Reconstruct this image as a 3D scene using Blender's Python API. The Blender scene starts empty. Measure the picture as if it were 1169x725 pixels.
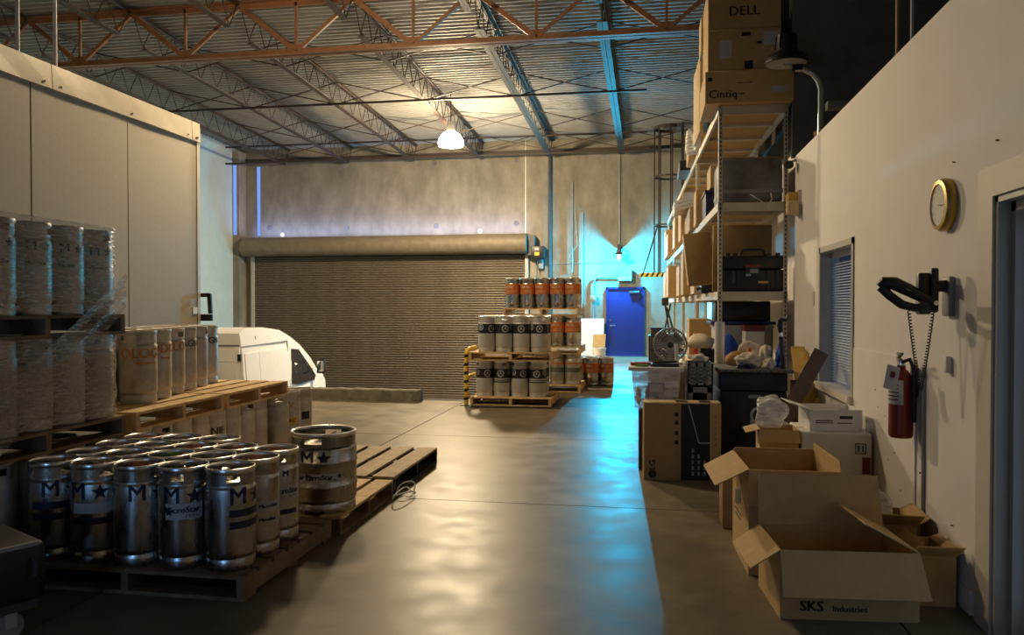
import bpy, bmesh, math, random
from mathutils import Vector, Matrix, Euler
random.seed(7)
SC = bpy.context.scene
COL = SC.collection
R = math.radians
# ------------------------------------------------------------------ camera
FPX, EYE = 900.0, 1.53
YAW, PITCH = math.atan(156/900), -14.5/math.hypot(900, 156)
cam = bpy.data.cameras.new('camera'); cam.sensor_width = 36; cam.lens = FPX/1169*36
cam.clip_start = .05; cam.clip_end = 200
camo = bpy.data.objects.new('camera', cam); COL.objects.link(camo)
camo.location = (0, 0, EYE); camo.rotation_euler = (math.pi/2+PITCH, 0, YAW)
SC.camera = camo
# ------------------------------------------------------------------ world, exposure
w = bpy.data.worlds.new('world'); SC.world = w; w.use_nodes = True
w.node_tree.nodes['Background'].inputs[0].default_value = (.35, .5, .8, 1)
w.node_tree.nodes['Background'].inputs[1].default_value = .05
SC.view_settings.view_transform = 'Standard'; SC.view_settings.look = 'None'
SC.view_settings.gamma = 1; SC.view_settings.use_curve_mapping = False
SC.view_settings.exposure = 0.0
HIGHBAY = 105000.0       # emission of the lit high-bay lamp far down the hall
HIGHBAY_NEAR_ASSUMED = 22000.0  # the assumed second high-bay lamp, above the frame
WALLPACK = 1250.0       # cyan wall lamp over the blue door (W)
HIDDEN_DRUM_LIGHT = 80.0    # hidden area light for assumed daylight above the shutter drum (W)
ASSUMED_PANE = 15.0       # assumed glowing pane, unseen in the wall behind the camera
# ------------------------------------------------------------------ helpers
def tag(o, label=None, cat=None, group=None, kind=None):
    if label: o['label'] = label
    if cat: o['category'] = cat
    if group: o['group'] = group
    if kind: o['kind'] = kind
    return o
def empty(name, loc=(0, 0, 0), rz=0, label=None, cat=None, group=None, kind=None):
    o = bpy.data.objects.new(name, None); COL.objects.link(o)
    o.empty_display_size = .1
    o.location = loc; o.rotation_euler = (0, 0, rz)
    return tag(o, label, cat, group, kind)
def ray(u, v):
    d = Vector(((u-584.5)/FPX, (362.5-v)/FPX, -1))
    return Euler((math.pi/2+PITCH, 0, YAW)).to_matrix() @ d
def P(u, v, x=None, y=None, z=None):
    d = ray(u, v)
    t = (z-EYE)/d.z if z is not None else (y/d.y if y is not None else x/d.x)
    return Vector((0, 0, EYE)) + d*t
def link(name, me, mats, parent=None, loc=None, rot=None):
    o = bpy.data.objects.new(name, me); COL.objects.link(o)
    if mats is not None and not me.materials:
        for m in (mats if isinstance(mats, (list, tuple)) else [mats]): me.materials.append(m)
    if parent: o.parent = parent
    if loc is not None: o.location = loc
    if rot is not None: o.rotation_euler = rot
    return o
class MB:
    def __init__(s): s.v = []; s.f = []; s.m = []; s.sm = []
    def add(s, vs, fs, mi=0, sm=False):
        b = len(s.v); s.v += [tuple(p) for p in vs]
        for f in fs: s.f.append(tuple(b+i for i in f)); s.m.append(mi); s.sm.append(sm)
        return s
    def bx(s, x0, x1, y0, y1, z0, z1, mi=0):
        return s.add([(x0,y0,z0),(x1,y0,z0),(x1,y1,z0),(x0,y1,z0),(x0,y0,z1),(x1,y0,z1),(x1,y1,z1),(x0,y1,z1)],
            [(0,3,2,1),(4,5,6,7),(0,1,5,4),(1,2,6,5),(2,3,7,6),(3,0,4,7)], mi)
    def box(s, c, size, rot=(0,0,0), mi=0):
        E_ = Euler(rot).to_matrix(); h = Vector(size)/2; c = Vector(c)
        q = [c+E_@Vector((sx*h.x, sy*h.y, sz*h.z)) for sz in (-1,1) for sx,sy in ((-1,-1),(1,-1),(1,1),(-1,1))]
        return s.add(q, [(0,3,2,1),(4,5,6,7),(0,1,5,4),(1,2,6,5),(2,3,7,6),(3,0,4,7)], mi)
    def bbx(s, x0, x1, y0, y1, z0, z1, b=.01, seg=2, mi=0):
        bm = bmesh.new(); bmesh.ops.create_cube(bm, size=1)
        for v in bm.verts: v.co = Vector(((x0+x1)/2+v.co.x*(x1-x0), (y0+y1)/2+v.co.y*(y1-y0), (z0+z1)/2+v.co.z*(z1-z0)))
        bmesh.ops.bevel(bm, geom=bm.edges[:], offset=b, segments=seg, profile=.5, affect='EDGES')
        bm.verts.index_update()
        s.add([v.co[:] for v in bm.verts], [[v.index for v in f.verts] for f in bm.faces], mi, True); bm.free(); return s
    def beam(s, p0, p1, w, h, mi=0, up=(0,0,1)):
        p0 = Vector(p0); p1 = Vector(p1); d = (p1-p0).normalized(); up = Vector(up)
        if abs(d.dot(up)) > .98: up = Vector((1,0,0))
        a = d.cross(up).normalized()*w/2; b = a.cross(d).normalized()*h/2
        q = [p+sa*a+sb*b for p in (p0,p1) for sa,sb in ((-1,-1),(1,-1),(1,1),(-1,1))]
        return s.add(q, [(0,3,2,1),(4,5,6,7),(0,1,5,4),(1,2,6,5),(2,3,7,6),(3,0,4,7)], mi)
    def cyl(s, p0, p1, r0, r1=None, n=16, caps=True, mi=0, sm=True):
        r1 = r0 if r1 is None else r1; p0 = Vector(p0); p1 = Vector(p1); d = (p1-p0).normalized()
        a = d.cross(Vector((0,0,1)) if abs(d.z) < .95 else Vector((1,0,0))).normalized(); b = d.cross(a)
        q = []
        for p, r in ((p0,r0),(p1,r1)):
            for i in range(n):
                t = 2*math.pi*i/n; q.append(p+a*(r*math.cos(t))+b*(r*math.sin(t)))
        s.add(q, [(i,n+i,n+(i+1)%n,(i+1)%n) for i in range(n)], mi, sm)
        if caps: s.add(q[:n], [tuple(range(n))], mi); s.add(q[n:], [tuple(range(n-1,-1,-1))], mi)
        return s
    def lathe(s, prof, n=24, c=(0,0,0), mi=0, sm=True, ax='z'):
        q = []
        for r, z in prof:
            for i in range(n):
                t = 2*math.pi*i/n; x, y = r*math.cos(t), r*math.sin(t)
                p = (x, y, z) if ax == 'z' else ((x, z, y) if ax == 'y' else (z, x, y))
                q.append((c[0]+p[0], c[1]+p[1], c[2]+p[2]))
        k = len(prof)
        fl = ax != 'y'
        fs = []
        for j in range(k-1):
            for i in range(n):
                f = (j*n+i, j*n+(i+1)%n, (j+1)*n+(i+1)%n, (j+1)*n+i)
                fs.append(f if fl else f[::-1])
        return s.add(q, fs, mi, sm)
    def tube(s, pts, r, n=8, mi=0, caps=True):
        pts = [Vector(p) for p in pts]; rings = []; pa = None
        for i, p in enumerate(pts):
            d = (pts[min(i+1, len(pts)-1)]-pts[max(i-1, 0)]).normalized()
            if pa is None: pa = d.cross(Vector((0,0,1)) if abs(d.z) < .9 else Vector((1,0,0))).normalized()
            else: pa = (pa-d*pa.dot(d)).normalized()
            b = d.cross(pa); rr = r[i] if isinstance(r, (list, tuple)) else r
            rings += [p+pa*(rr*math.cos(2*math.pi*k/n))+b*(rr*math.sin(2*math.pi*k/n)) for k in range(n)]
        s.add(rings, [(j*n+i, j*n+(i+1)%n, (j+1)*n+(i+1)%n, (j+1)*n+i) for j in range(len(pts)-1) for i in range(n)], mi, True)
        if caps: s.add(rings[:n], [tuple(range(n-1,-1,-1))], mi); s.add(rings[-n:], [tuple(range(n))], mi)
        return s
    def sheet(s, a, b, c, d, t=.006, mi=0):
        a, b, c, d = map(Vector, (a, b, c, d)); n = (b-a).cross(d-a).normalized()*t/2
        q = [a-n,b-n,c-n,d-n,a+n,b+n,c+n,d+n]
        return s.add(q, [(0,3,2,1),(4,5,6,7),(0,1,5,4),(1,2,6,5),(2,3,7,6),(3,0,4,7)], mi)
    def prism(s, poly, y0, y1, mi=0, ax='y', sm=False):   # poly in (a,b); ax = extrusion axis
        n = len(poly)
        mp = {'y': lambda a,b,e: (a,e,b), 'x': lambda a,b,e: (e,a,b), 'z': lambda a,b,e: (a,b,e)}[ax]
        q = [mp(a,b,y0) for a,b in poly]+[mp(a,b,y1) for a,b in poly]
        s.add(q, [tuple(range(n)), tuple(range(2*n-1,n-1,-1))], mi)
        return s.add(q, [((i+1)%n, i, n+i, n+(i+1)%n) for i in range(n)], mi, sm)
    def mesh(s, name='mesh'):
        me = bpy.data.meshes.new(name); me.from_pydata(s.v, [], s.f)
        me.polygons.foreach_set('material_index', s.m)
        if any(s.sm):
            bm = bmesh.new(); bm.from_mesh(me); bmesh.ops.remove_doubles(bm, verts=bm.verts, dist=1e-5)
            for f in bm.faces: f.smooth = True
            bm.to_mesh(me); bm.free(); me.set_sharp_from_angle(angle=R(38))
        me.update(); return me
    def build(s, name, mats, parent=None, loc=None, rot=None, fix=True):
        me = s.mesh(name)
        if fix:
            bm = bmesh.new(); bm.from_mesh(me); bmesh.ops.recalc_face_normals(bm, faces=bm.faces); bm.to_mesh(me); bm.free()
        return link(name, me, mats, parent, loc, rot)
# ------------------------------------------------------------------ materials
def M(name, col, rough=.6, metal=0, var=.12, scale=8, bump=0, rnd=0, stretch=(1,1,1), col2=None, fac=.5, spec=None,
      emit=None, alpha=None, rvar=0, detail=5, big=0, bigscale=.6):
    m = bpy.data.materials.new(name); m.use_nodes = True; nt = m.node_tree; N = nt.nodes; L = nt.links
    b = N['Principled BSDF']; b.inputs['Roughness'].default_value = rough; b.inputs['Metallic'].default_value = metal
    if spec is not None: b.inputs['Specular IOR Level'].default_value = spec
    c = tuple(col)+(1,)
    if emit:
        b.inputs['Emission Color'].default_value = c; b.inputs['Emission Strength'].default_value = emit
    tc = N.new('ShaderNodeTexCoord'); mp = N.new('ShaderNodeMapping'); mp.inputs['Scale'].default_value = stretch
    L.new(tc.outputs['Object'], mp.inputs['Vector'])
    nz = N.new('ShaderNodeTexNoise'); nz.inputs['Scale'].default_value = scale; nz.inputs['Detail'].default_value = detail
    nz.inputs['Roughness'].default_value = .6
    L.new(mp.outputs[0], nz.inputs['Vector'])
    rp = N.new('ShaderNodeValToRGB'); rp.color_ramp.elements[0].position = .3; rp.color_ramp.elements[1].position = .7
    rp.color_ramp.elements[0].color = tuple(x*(1-var) for x in col)+(1,)
    rp.color_ramp.elements[1].color = (tuple(col2)+(1,)) if col2 else tuple(min(1, x*(1+var)) for x in col)+(1,)
    L.new(nz.outputs['Fac'], rp.inputs['Fac']); out = rp.outputs['Color']
    if big:
        n2 = N.new('ShaderNodeTexNoise'); n2.inputs['Scale'].default_value = bigscale; n2.inputs['Detail'].default_value = 6
        L.new(mp.outputs[0], n2.inputs['Vector'])
        r2 = N.new('ShaderNodeMapRange'); r2.inputs[1].default_value = .3; r2.inputs[2].default_value = .7
        r2.inputs[3].default_value = 1-big; r2.inputs[4].default_value = 1+big
        L.new(n2.outputs['Fac'], r2.inputs[0])
        mx = N.new('ShaderNodeVectorMath'); mx.operation = 'SCALE'; L.new(out, mx.inputs[0]); L.new(r2.outputs[0], mx.inputs['Scale']); out = mx.outputs[0]
    if rnd:
        oi = N.new('ShaderNodeObjectInfo'); r3 = N.new('ShaderNodeMapRange'); r3.inputs[3].default_value = 1-rnd; r3.inputs[4].default_value = 1+rnd
        L.new(oi.outputs['Random'], r3.inputs[0])
        mx = N.new('ShaderNodeVectorMath'); mx.operation = 'SCALE'; L.new(out, mx.inputs[0]); L.new(r3.outputs[0], mx.inputs['Scale']); out = mx.outputs[0]
    L.new(out, b.inputs['Base Color'])
    if rvar:
        r4 = N.new('ShaderNodeMapRange'); r4.inputs[1].default_value = .3; r4.inputs[2].default_value = .7
        r4.inputs[3].default_value = max(.02, rough-rvar); r4.inputs[4].default_value = rough+rvar
        L.new(nz.outputs['Fac'], r4.inputs[0]); L.new(r4.outputs[0], b.inputs['Roughness'])
    if bump:
        bp = N.new('ShaderNodeBump'); bp.inputs['Strength'].default_value = bump; bp.inputs['Distance'].default_value = .02
        L.new(nz.outputs['Fac'], bp.inputs['Height']); L.new(bp.outputs[0], b.inputs['Normal'])
    if alpha is not None: b.inputs['Alpha'].default_value = alpha
    return m
def EM(name, col, strength):
    m = bpy.data.materials.new(name); m.use_nodes = True; nt = m.node_tree; nt.nodes.clear()
    e = nt.nodes.new('ShaderNodeEmission'); e.inputs[0].default_value = tuple(col)+(1,); e.inputs[1].default_value = strength
    o = nt.nodes.new('ShaderNodeOutputMaterial'); nt.links.new(e.outputs[0], o.inputs[0]); return m
def FILM(name, tint, opac, rough=.25, scale=18):
    m = bpy.data.materials.new(name); m.use_nodes = True; nt = m.node_tree; N = nt.nodes; L = nt.links; N.clear()
    o = N.new('ShaderNodeOutputMaterial'); mx = N.new('ShaderNodeMixShader'); t = N.new('ShaderNodeBsdfTransparent')
    p = N.new('ShaderNodeBsdfPrincipled'); p.inputs['Base Color'].default_value = tuple(tint)+(1,); p.inputs['Roughness'].default_value = rough
    tc = N.new('ShaderNodeTexCoord'); mp = N.new('ShaderNodeMapping'); mp.inputs['Scale'].default_value = (1, 1, 6); mp.inputs['Rotation'].default_value = (.3, .3, 0)
    nz = N.new('ShaderNodeTexNoise'); nz.inputs['Scale'].default_value = scale; nz.inputs['Detail'].default_value = 4
    mr = N.new('ShaderNodeMapRange'); mr.inputs[1].default_value = .35; mr.inputs[2].default_value = .75; mr.inputs[3].default_value = opac*.35; mr.inputs[4].default_value = min(1, opac*1.8)
    L.new(tc.outputs['Object'], mp.inputs[0]); L.new(mp.outputs[0], nz.inputs['Vector']); L.new(nz.outputs['Fac'], mr.inputs[0])
    bp = N.new('ShaderNodeBump'); bp.inputs['Strength'].default_value = .5; bp.inputs['Distance'].default_value = .02; L.new(nz.outputs['Fac'], bp.inputs['Height']); L.new(bp.outputs[0], p.inputs['Normal'])
    L.new(mr.outputs[0], mx.inputs[0]); L.new(t.outputs[0], mx.inputs[1]); L.new(p.outputs[0], mx.inputs[2]); L.new(mx.outputs[0], o.inputs[0]); return m
m_floor = M('sealed_concrete_floor', (.195,.16,.112), .40, var=.22, scale=4, detail=14, big=.26, bigscale=1.1, rvar=.07, spec=.13)
m_floorbase = M('joint_dark', (.09,.08,.07), .9)
m_concrete = M('tilt_up_concrete', (.235,.21,.165), .85, var=.26, scale=2.6, detail=10, big=.25, bigscale=.6, bump=.3, stretch=(1,1,.55))
m_unlitwall = M('unlit_wall_tone', (.045,.045,.05), .9, var=.25, scale=3, big=.3)  # near-black base colour stands in for a wall left unlit
m_concdark = M('dark_grey_concrete', (.16,.16,.165), .9, var=.2, scale=3, big=.3)
m_white = M('white_painted_wall', (.80,.77,.75), .7, var=.03, scale=2.5, big=.03)
m_white2 = M('white_wall_board', (.81,.78,.75), .65, var=.04, scale=5)
m_leftwall = M('pale_blue_paint', (.50,.60,.60), .75, var=.06, scale=2)
m_deck = M('white_metal_deck', (.25,.245,.23), .6, var=.1, scale=3)
m_steel = M('red_oxide_steel', (.25,.115,.055), .55, var=.2, scale=6)
m_steel2 = M('brown_joist_steel', (.045,.027,.017), .6, var=.2, scale=6)
m_steel3 = M('grey_green_glossy_joist', (.04,.05,.05), .6, 0, var=.2, scale=6)
m_panel = M('cream_cooler_panel', (.37,.32,.245), .55, var=.04, scale=25, bump=.05)
m_trim = M('cream_metal_trim', (.50,.44,.34), .4, .1, var=.05, scale=5, bump=.15)
m_shutter = M('brown_shutter_steel', (.125,.10,.075), .5, .2, var=.12, scale=2)
m_drum = M('olive_brown_drum', (.17,.14,.10), .6, .1, var=.15, scale=5, bump=.1)
m_keg = M('brushed_keg_steel', (.47,.445,.41), .26, 1, var=.16, scale=9, rvar=.08, rnd=.18, stretch=(1,1,.5), big=.18, bigscale=3)
m_kegdull = M('dull_keg_steel', (.52,.48,.43), .48, .85, var=.22, scale=8, rvar=.1, rnd=.12, big=.2, bigscale=2)
def brush(m, an=.75):
    nt = m.node_tree; b = nt.nodes['Principled BSDF']; b.inputs['Anisotropic'].default_value = an
    t = nt.nodes.new('ShaderNodeTangent'); t.direction_type = 'RADIAL'; t.axis = 'Z'; nt.links.new(t.outputs[0], b.inputs['Tangent'])
brush(m_keg)
m_kegrim = M('polished_keg_rim', (.86,.83,.79), .28, 1, var=.08, scale=10)
m_kegpale = M('satin_grey_keg', (.60,.58,.53), .5, .55, var=.06, scale=6, rnd=.06)
m_navy = M('navy_print', (.012,.018,.05), .5)
m_black = M('black_print', (.012,.012,.013), .5)
m_orange = M('orange_keg_band', (.55,.15,.025), .45, var=.25, scale=14)
m_orangetx = M('faded_orange_print', (.55,.20,.03), .6, var=.2, scale=30)
m_label = M('white_paper_label', (.55,.55,.56), .6, var=.08, scale=40)
m_yellow = M('yellow_paint', (.70,.47,.04), .5, var=.12)
m_wood = M('pallet_wood', (.62,.43,.21), .75, var=.25, scale=9, stretch=(1,1,1), rnd=.22, bump=.2)
m_wooddk = M('weathered_pallet_wood', (.20,.135,.075), .8, var=.3, scale=9, rnd=.2, bump=.2)
m_woodblk = M('dark_painted_pallet', (.030,.032,.040), .7, var=.2)
m_woodtop = M('tan_pallet_board', (.42,.32,.20), .75, var=.25, scale=9, rnd=.15, bump=.2)
m_card = M('cardboard', (.58,.385,.165), .8, var=.07, scale=14, rnd=.08)
m_carddk = M('brown_cardboard', (.42,.27,.12), .8, var=.08, scale=14, rnd=.1)
m_cardpale = M('pale_cardboard', (.66,.49,.27), .8, var=.07, scale=14, rnd=.1)
m_cardwhite = M('white_cardboard', (.74,.73,.71), .7, var=.04, scale=12)
m_rack = M('cream_rack_steel', (.62,.57,.46), .5, var=.05, scale=8)
m_shelf = M('particle_board_shelf', (.52,.38,.18), .75, var=.15, scale=40)
m_blackpl = M('black_plastic', (.014,.014,.015), .42, var=.2, scale=20)
m_darkgrey = M('dark_grey_plastic', (.06,.06,.062), .5, var=.15)
m_grey = M('grey_plastic', (.28,.28,.27), .5)
m_chrome = M('chrome', (.75,.75,.75), .18, 1)
m_pipe = M('grey_conduit', (.30,.32,.32), .5, .5)
m_bluedoor = M('blue_door_paint', (.004,.016,.14), .45, var=.05, scale=4)
m_red = M('red_extinguisher_paint', (.22,.026,.012), .35, var=.06)
m_redbr = M('red_tube', (.50,.07,.03), .5)
m_vanw = M('white_van_paint', (.80,.77,.74), .28, var=.02)
m_vang = M('van_panel_gap', (.16,.15,.14), .6)
m_glassdk = M('dark_window_glass', (.015,.018,.02), .08, var=.1)
m_bag = FILM('white_plastic_bag', (.9,.9,.92), .8, .4, 9)
m_wrap = FILM('stretch_wrap', (.56,.50,.43), .44, .22, 16)
m_wrap2 = FILM('grey_poly_wrap', (.36,.35,.34), .6, .25, 7)
m_tote = FILM('clear_tote_plastic', (.82,.85,.88), .62, .35, 4)
m_cloth = M('off_white_cloth', (.72,.64,.52), .95, var=.12, scale=12, bump=.2)
m_bluecl = M('blue_fabric', (.015,.06,.42), .8, var=.2)
m_tan = M('tan_plush', (.42,.24,.09), .9, var=.2)
m_brass = M('brass_clock_rim', (.55,.37,.09), .35, .6, var=.1)
m_clockface = M('aged_clock_face', (.74,.69,.54), .6, var=.06)
m_frame = M('grey_door_frame', (.42,.40,.36), .5, var=.06)
m_framelt = M('cream_casing', (.66,.60,.52), .55, var=.03)
m_officedoor = M('pale_blue_door', (.42,.50,.60), .5, var=.03)
m_stain = M('brown_wood_stain', (.16,.075,.025), .5, var=.2, stretch=(1,1,4))
m_plywood = M('golden_plywood', (.60,.38,.10), .55, var=.15)
def CLEAR(name, op):
    m = bpy.data.materials.new(name); m.use_nodes = True; nt = m.node_tree; N = nt.nodes; N.clear()
    o = N.new('ShaderNodeOutputMaterial'); mx = N.new('ShaderNodeMixShader'); mx.inputs[0].default_value = op
    g = N.new('ShaderNodeBsdfGlossy'); g.inputs['Roughness'].default_value = .03; t = N.new('ShaderNodeBsdfTransparent'); t.inputs[0].default_value = (.93,.95,.97,1)
    nt.links.new(t.outputs[0], mx.inputs[1]); nt.links.new(g.outputs[0], mx.inputs[2]); nt.links.new(mx.outputs[0], o.inputs[0]); return m
m_glass = CLEAR('clear_glass', .06)
WARM = (1.0, .77, .47)
# ------------------------------------------------------------------ lettering
_tx = {}
def text_geo(s, size):
    k = (s, size)
    if k not in _tx:
        cu = bpy.data.curves.new('lettering', 'FONT'); cu.body = s; cu.size = size; cu.align_x = 'CENTER'; cu.align_y = 'CENTER'; cu.resolution_u = 2
        ob = bpy.data.objects.new('lettering', cu); me = bpy.data.meshes.new_from_object(ob)
        _tx[k] = ([v.co.copy() for v in me.vertices], [tuple(p.vertices) for p in me.polygons])
        bpy.data.objects.remove(ob); bpy.data.curves.remove(cu); bpy.data.meshes.remove(me)
    return _tx[k]
def text(s, size, mat, parent, loc, rot=(R(90),0,0), name='lettering', bold=0, sx=1):
    v, f = text_geo(s, size); mb = MB()
    for dx in ((0,) if not bold else (-bold, 0, bold)):
        mb.add([(p.x*sx+dx, p.y, .0002*(dx > 0)) for p in v], f)
    return link(name, mb.mesh(name), mat, parent, loc, rot)
def bend(pts, rad, ang, z):
    return [(rad*math.sin(ang+x/rad), -rad*math.cos(ang+x/rad), z+y) for x, y in pts]
def star_geo(r):
    p = [(0,0)]+[((r if i % 2 == 0 else r*.42)*math.sin(i*math.pi/5), (r if i % 2 == 0 else r*.42)*math.cos(i*math.pi/5)) for i in range(10)]
    return p, [(0, 1+(i+1) % 10, 1+i) for i in range(10)]
# ================================================================== THE SETTING
YB, XL, XR, XP = 23.6, -13.0, 1.575, 1.66      # back wall, left wall, office wall face, wall behind the racks
YF = -2.2                                     # wall behind the camera
WX0, WX1, WY0, WZ = XL, -2.87, 12.2, -1.36      # sunken dock
def deck_z(y): return 6.5+(YB-y)*.0325
def S(o, label=None): o['kind'] = 'structure'; return o
# floor: recessed base with slabs on it, control joints left open
mb = MB(); mb.bx(XL, 4.2, YF, WY0, -.25, -.012); mb.bx(WX1, 4.2, WY0, YB, -.25, -.012)
floor = S(mb.build('floor', m_floorbase))
xs = [XL, -9.0, -4.9, WX1, 1.2, 4.2]; ys = [YF, 2.98, 5.98, 8.94, WY0, 16.0, 19.8, YB]; g = .006
for i in range(len(xs)-1):
    for j in range(len(ys)-1):
        if xs[i+1] <= WX1+.01 and ys[j] >= WY0-.01: continue
        x1, y1 = xs[i+1]-g, ys[j+1]-g
        MB().bx(xs[i]+g, x1, ys[j]+g, y1, -.012, 0).build('slab', m_floor, floor)
S(MB().bx(WX0, WX1, WY0, YB, WZ-.2, WZ).build('floor', m_floor))['label'] = 'sunken dock floor'
mb = MB(); mb.bx(WX0, WX1, WY0-.02, WY0+.004, WZ, -.25); mb.bx(WX1-.004, WX1+.1, WY0, YB, WZ, -.25); S(mb.build('wall_dock', m_concrete))
# back wall
mb = MB(); mb.bx(XL, 4.2, YB, YB+.25, WZ-.2, 7.4)
wb = S(mb.build('wall_back', m_concrete))
# form-tie plugs and panel joints on the concrete
for u, v, r in [(307.5,260,.085),(322.5,268,.07),(396,260,.08),(498,258,.085),(589.5,255,.085),(548,264,.07),(496,186,.085),(590,182,.08),(394,189,.08),(692,178,.09)]:
    p = P(u, v, y=YB); MB().cyl((p.x, YB-.012, p.z), (p.x, YB+.01, p.z), r, n=14).build('form_tie_plug', m_concdark if r > .075 else m_white, wb)
for u in (600, 355, 460):
    p = P(u, 250, y=YB); MB().bx(p.x-.012, p.x+.012, YB-.008, YB, 3.7, 6.5).build('panel_seam', m_white if u == 600 else m_concrete, wb)
MB().bx(XL, 1.6, YB-.05, YB, 6.12, 6.2).build('ledger_angle', m_steel2, wb)
# left wall and the concrete pilaster in the corner
S(MB().bx(XL-.25, XL, YF, YB, WZ, 7.6).build('wall_left', m_leftwall))
S(MB().bx(XL, -12.78, YB-.45, YB, WZ, 6.4).build('trim_1', m_concrete))
# wall behind the racks and the dark wall over the office
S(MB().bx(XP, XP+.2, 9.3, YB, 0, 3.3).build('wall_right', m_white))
S(MB().bx(XP, XP+.2, 9.3, YB, 3.3, 7.4).build('wall_right_top', m_unlitwall))
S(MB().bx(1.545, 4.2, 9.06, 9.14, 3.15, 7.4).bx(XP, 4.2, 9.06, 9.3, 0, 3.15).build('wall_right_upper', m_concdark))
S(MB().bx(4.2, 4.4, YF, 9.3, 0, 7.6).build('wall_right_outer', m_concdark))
S(MB().bx(1.44, XP, 9.97, 10.1, 3.78, 7.0).build('dark_cover_slab', m_unlitwall))  # added dark slab that hides the lit strip of wall beside the cartons
# wall behind the camera; its tall glowing pane is assumed, added for blue fill
wx0, wx1, wz0, wz1 = -2.95, -2.4, .1, 1.8
mb = MB(); mb.bx(XL, wx0, YF-.2, YF, 0, 7.7); mb.bx(wx1, 4.2, YF-.2, YF, 0, 7.7); mb.bx(wx0, wx1, YF-.2, YF, 0, wz0); mb.bx(wx0, wx1, YF-.2, YF, wz1, 7.7)
S(mb.build('wall_front', m_concdark))
w0 = S(empty('assumed_window_rear', (0,0,0)))
mb = MB()
for a in (wx0, (wx0+wx1)/2-.03, wx1-.06): mb.bx(a, a+.06, YF-.12, YF-.02, wz0, wz1)
mb.bx(wx0, wx1, YF-.12, YF-.02, wz0, wz0+.06); mb.bx(wx0, wx1, YF-.12, YF-.02, wz1-.06, wz1); mb.build('window_frame', m_frame, w0)
MB().bx(wx0, wx1, YF-.16, YF-.13, wz0, wz1).build('pane', EM('assumed_pane_glow', (.22,.50,1.0), ASSUMED_PANE), w0)  # pane with its own emission, assumed for the blue streaks on the kegs
# office wall with a window and a doorway
OW = .16; oz = 3.14; y_end = 9.04
WY = (6.50, 7.75, .79, 2.06); DY = (2.75, 3.96, 0, 2.03)
mb = MB(); X0, X1 = XR, XR+OW
mb.bx(X0, X1, YF, DY[0], 0, oz); mb.bx(X0, X1, DY[0], DY[1], DY[3], oz); mb.bx(X0, X1, DY[1], WY[0], 0, oz)
mb.bx(X0, X1, WY[0], WY[1], 0, WY[2]); mb.bx(X0, X1, WY[0], WY[1], WY[3], oz); mb.bx(X0, X1, WY[1], y_end, 0, oz)
wo = S(mb.build('wall_office', m_white))
MB().bx(X0, X1, YF, y_end, oz, oz+.012).build('wall_cap', m_white2, wo)
S(MB().bx(X1, 4.2, YF, 9.1, oz-.14, oz-.01).build('ceiling_office', m_concdark))
S(MB().bx(X1, 4.2, 5.0, 5.1, 0, oz-.14).build('wall_office_inner', m_white))
# wall boards with a seam, skirting
MB().bx(XR-.010, XR, 5.03, 6.47, .12, 1.20).build('wall_board', m_white2, wo)
MB().bx(XR-.012, XR, 7.84, 9.04, .12, 1.06).build('wall_board', m_white2, wo)
MB().bx(XR-.005, XR, 7.98, 8.05, 1.52, 1.66).build('bare_patch', m_framelt, wo)
for u, v in [(1001,445),(1004,465),(992,480),(1016,525),(1023,517),(1030,560),(1090,185),(1052,540),(1012,475),(1040,630),(1088,600),(1140,160)]:
    p = P(u, v, x=XR); MB().cyl((XR-.0125, p.y, p.z), (XR, p.y, p.z), random.uniform(.004,.008), n=8).build('nail_hole', m_stain, wo)
S(MB().bx(XR-.014, XR-.0005, 4.19, 9.04, 0, .12).build('baseboard_right', m_white2))
# window_1: grey recessed frame, glass, blind
wn = S(empty('window_1', (XR, (WY[0]+WY[1])/2, WY[2])))
mb = MB(); q = .05; hy = (WY[1]-WY[0])/2; hz = WY[3]-WY[2]
mb.bx(-.012, OW, -hy, -hy+q, 0, hz); mb.bx(-.012, OW, hy-q, hy, 0, hz); mb.bx(-.012, OW, -hy, hy, hz-q, hz); mb.build('window_frame', m_frame, wn)
MB().bx(-.05, OW, -hy-.02, hy+.02, -.03, .03).build('window_sill', m_framelt, wn)
MB().bx(.075, .081, -hy+q, hy-q, .03, hz-q).build('pane', m_glass, wn)
MB().bx(.095, .125, -hy+q, hy-q, hz-q-.05, hz-q).build('blind_headrail', m_white2, wn)
sl = MB(); sl.box((0,0,0), (.028, 2*hy-2*q-.03, .0015), (0, R(-32), 0)); sme = sl.mesh('slat'); m_slat = M('white_blind_slat', (.72,.74,.76), .5); sme.materials.append(m_slat)
for i in range(44): link('slat', sme, None, wn, (.11, 0, .06+i*.0245))
# an added glowing pane, unseen inside the office, gives the blind its blue light
w3 = S(empty('added_window_office', (4.19, 7.1, 1.0)))
MB().bx(-.02, 0, -.9, .9, 0, 1.2).build('pane', EM('added_office_glow', (.42,.60,1.0), 3.5), w3)
MB().bx(-.04, 0, -.03, .03, 0, 1.2).build('window_frame', m_frame, w3)
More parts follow.
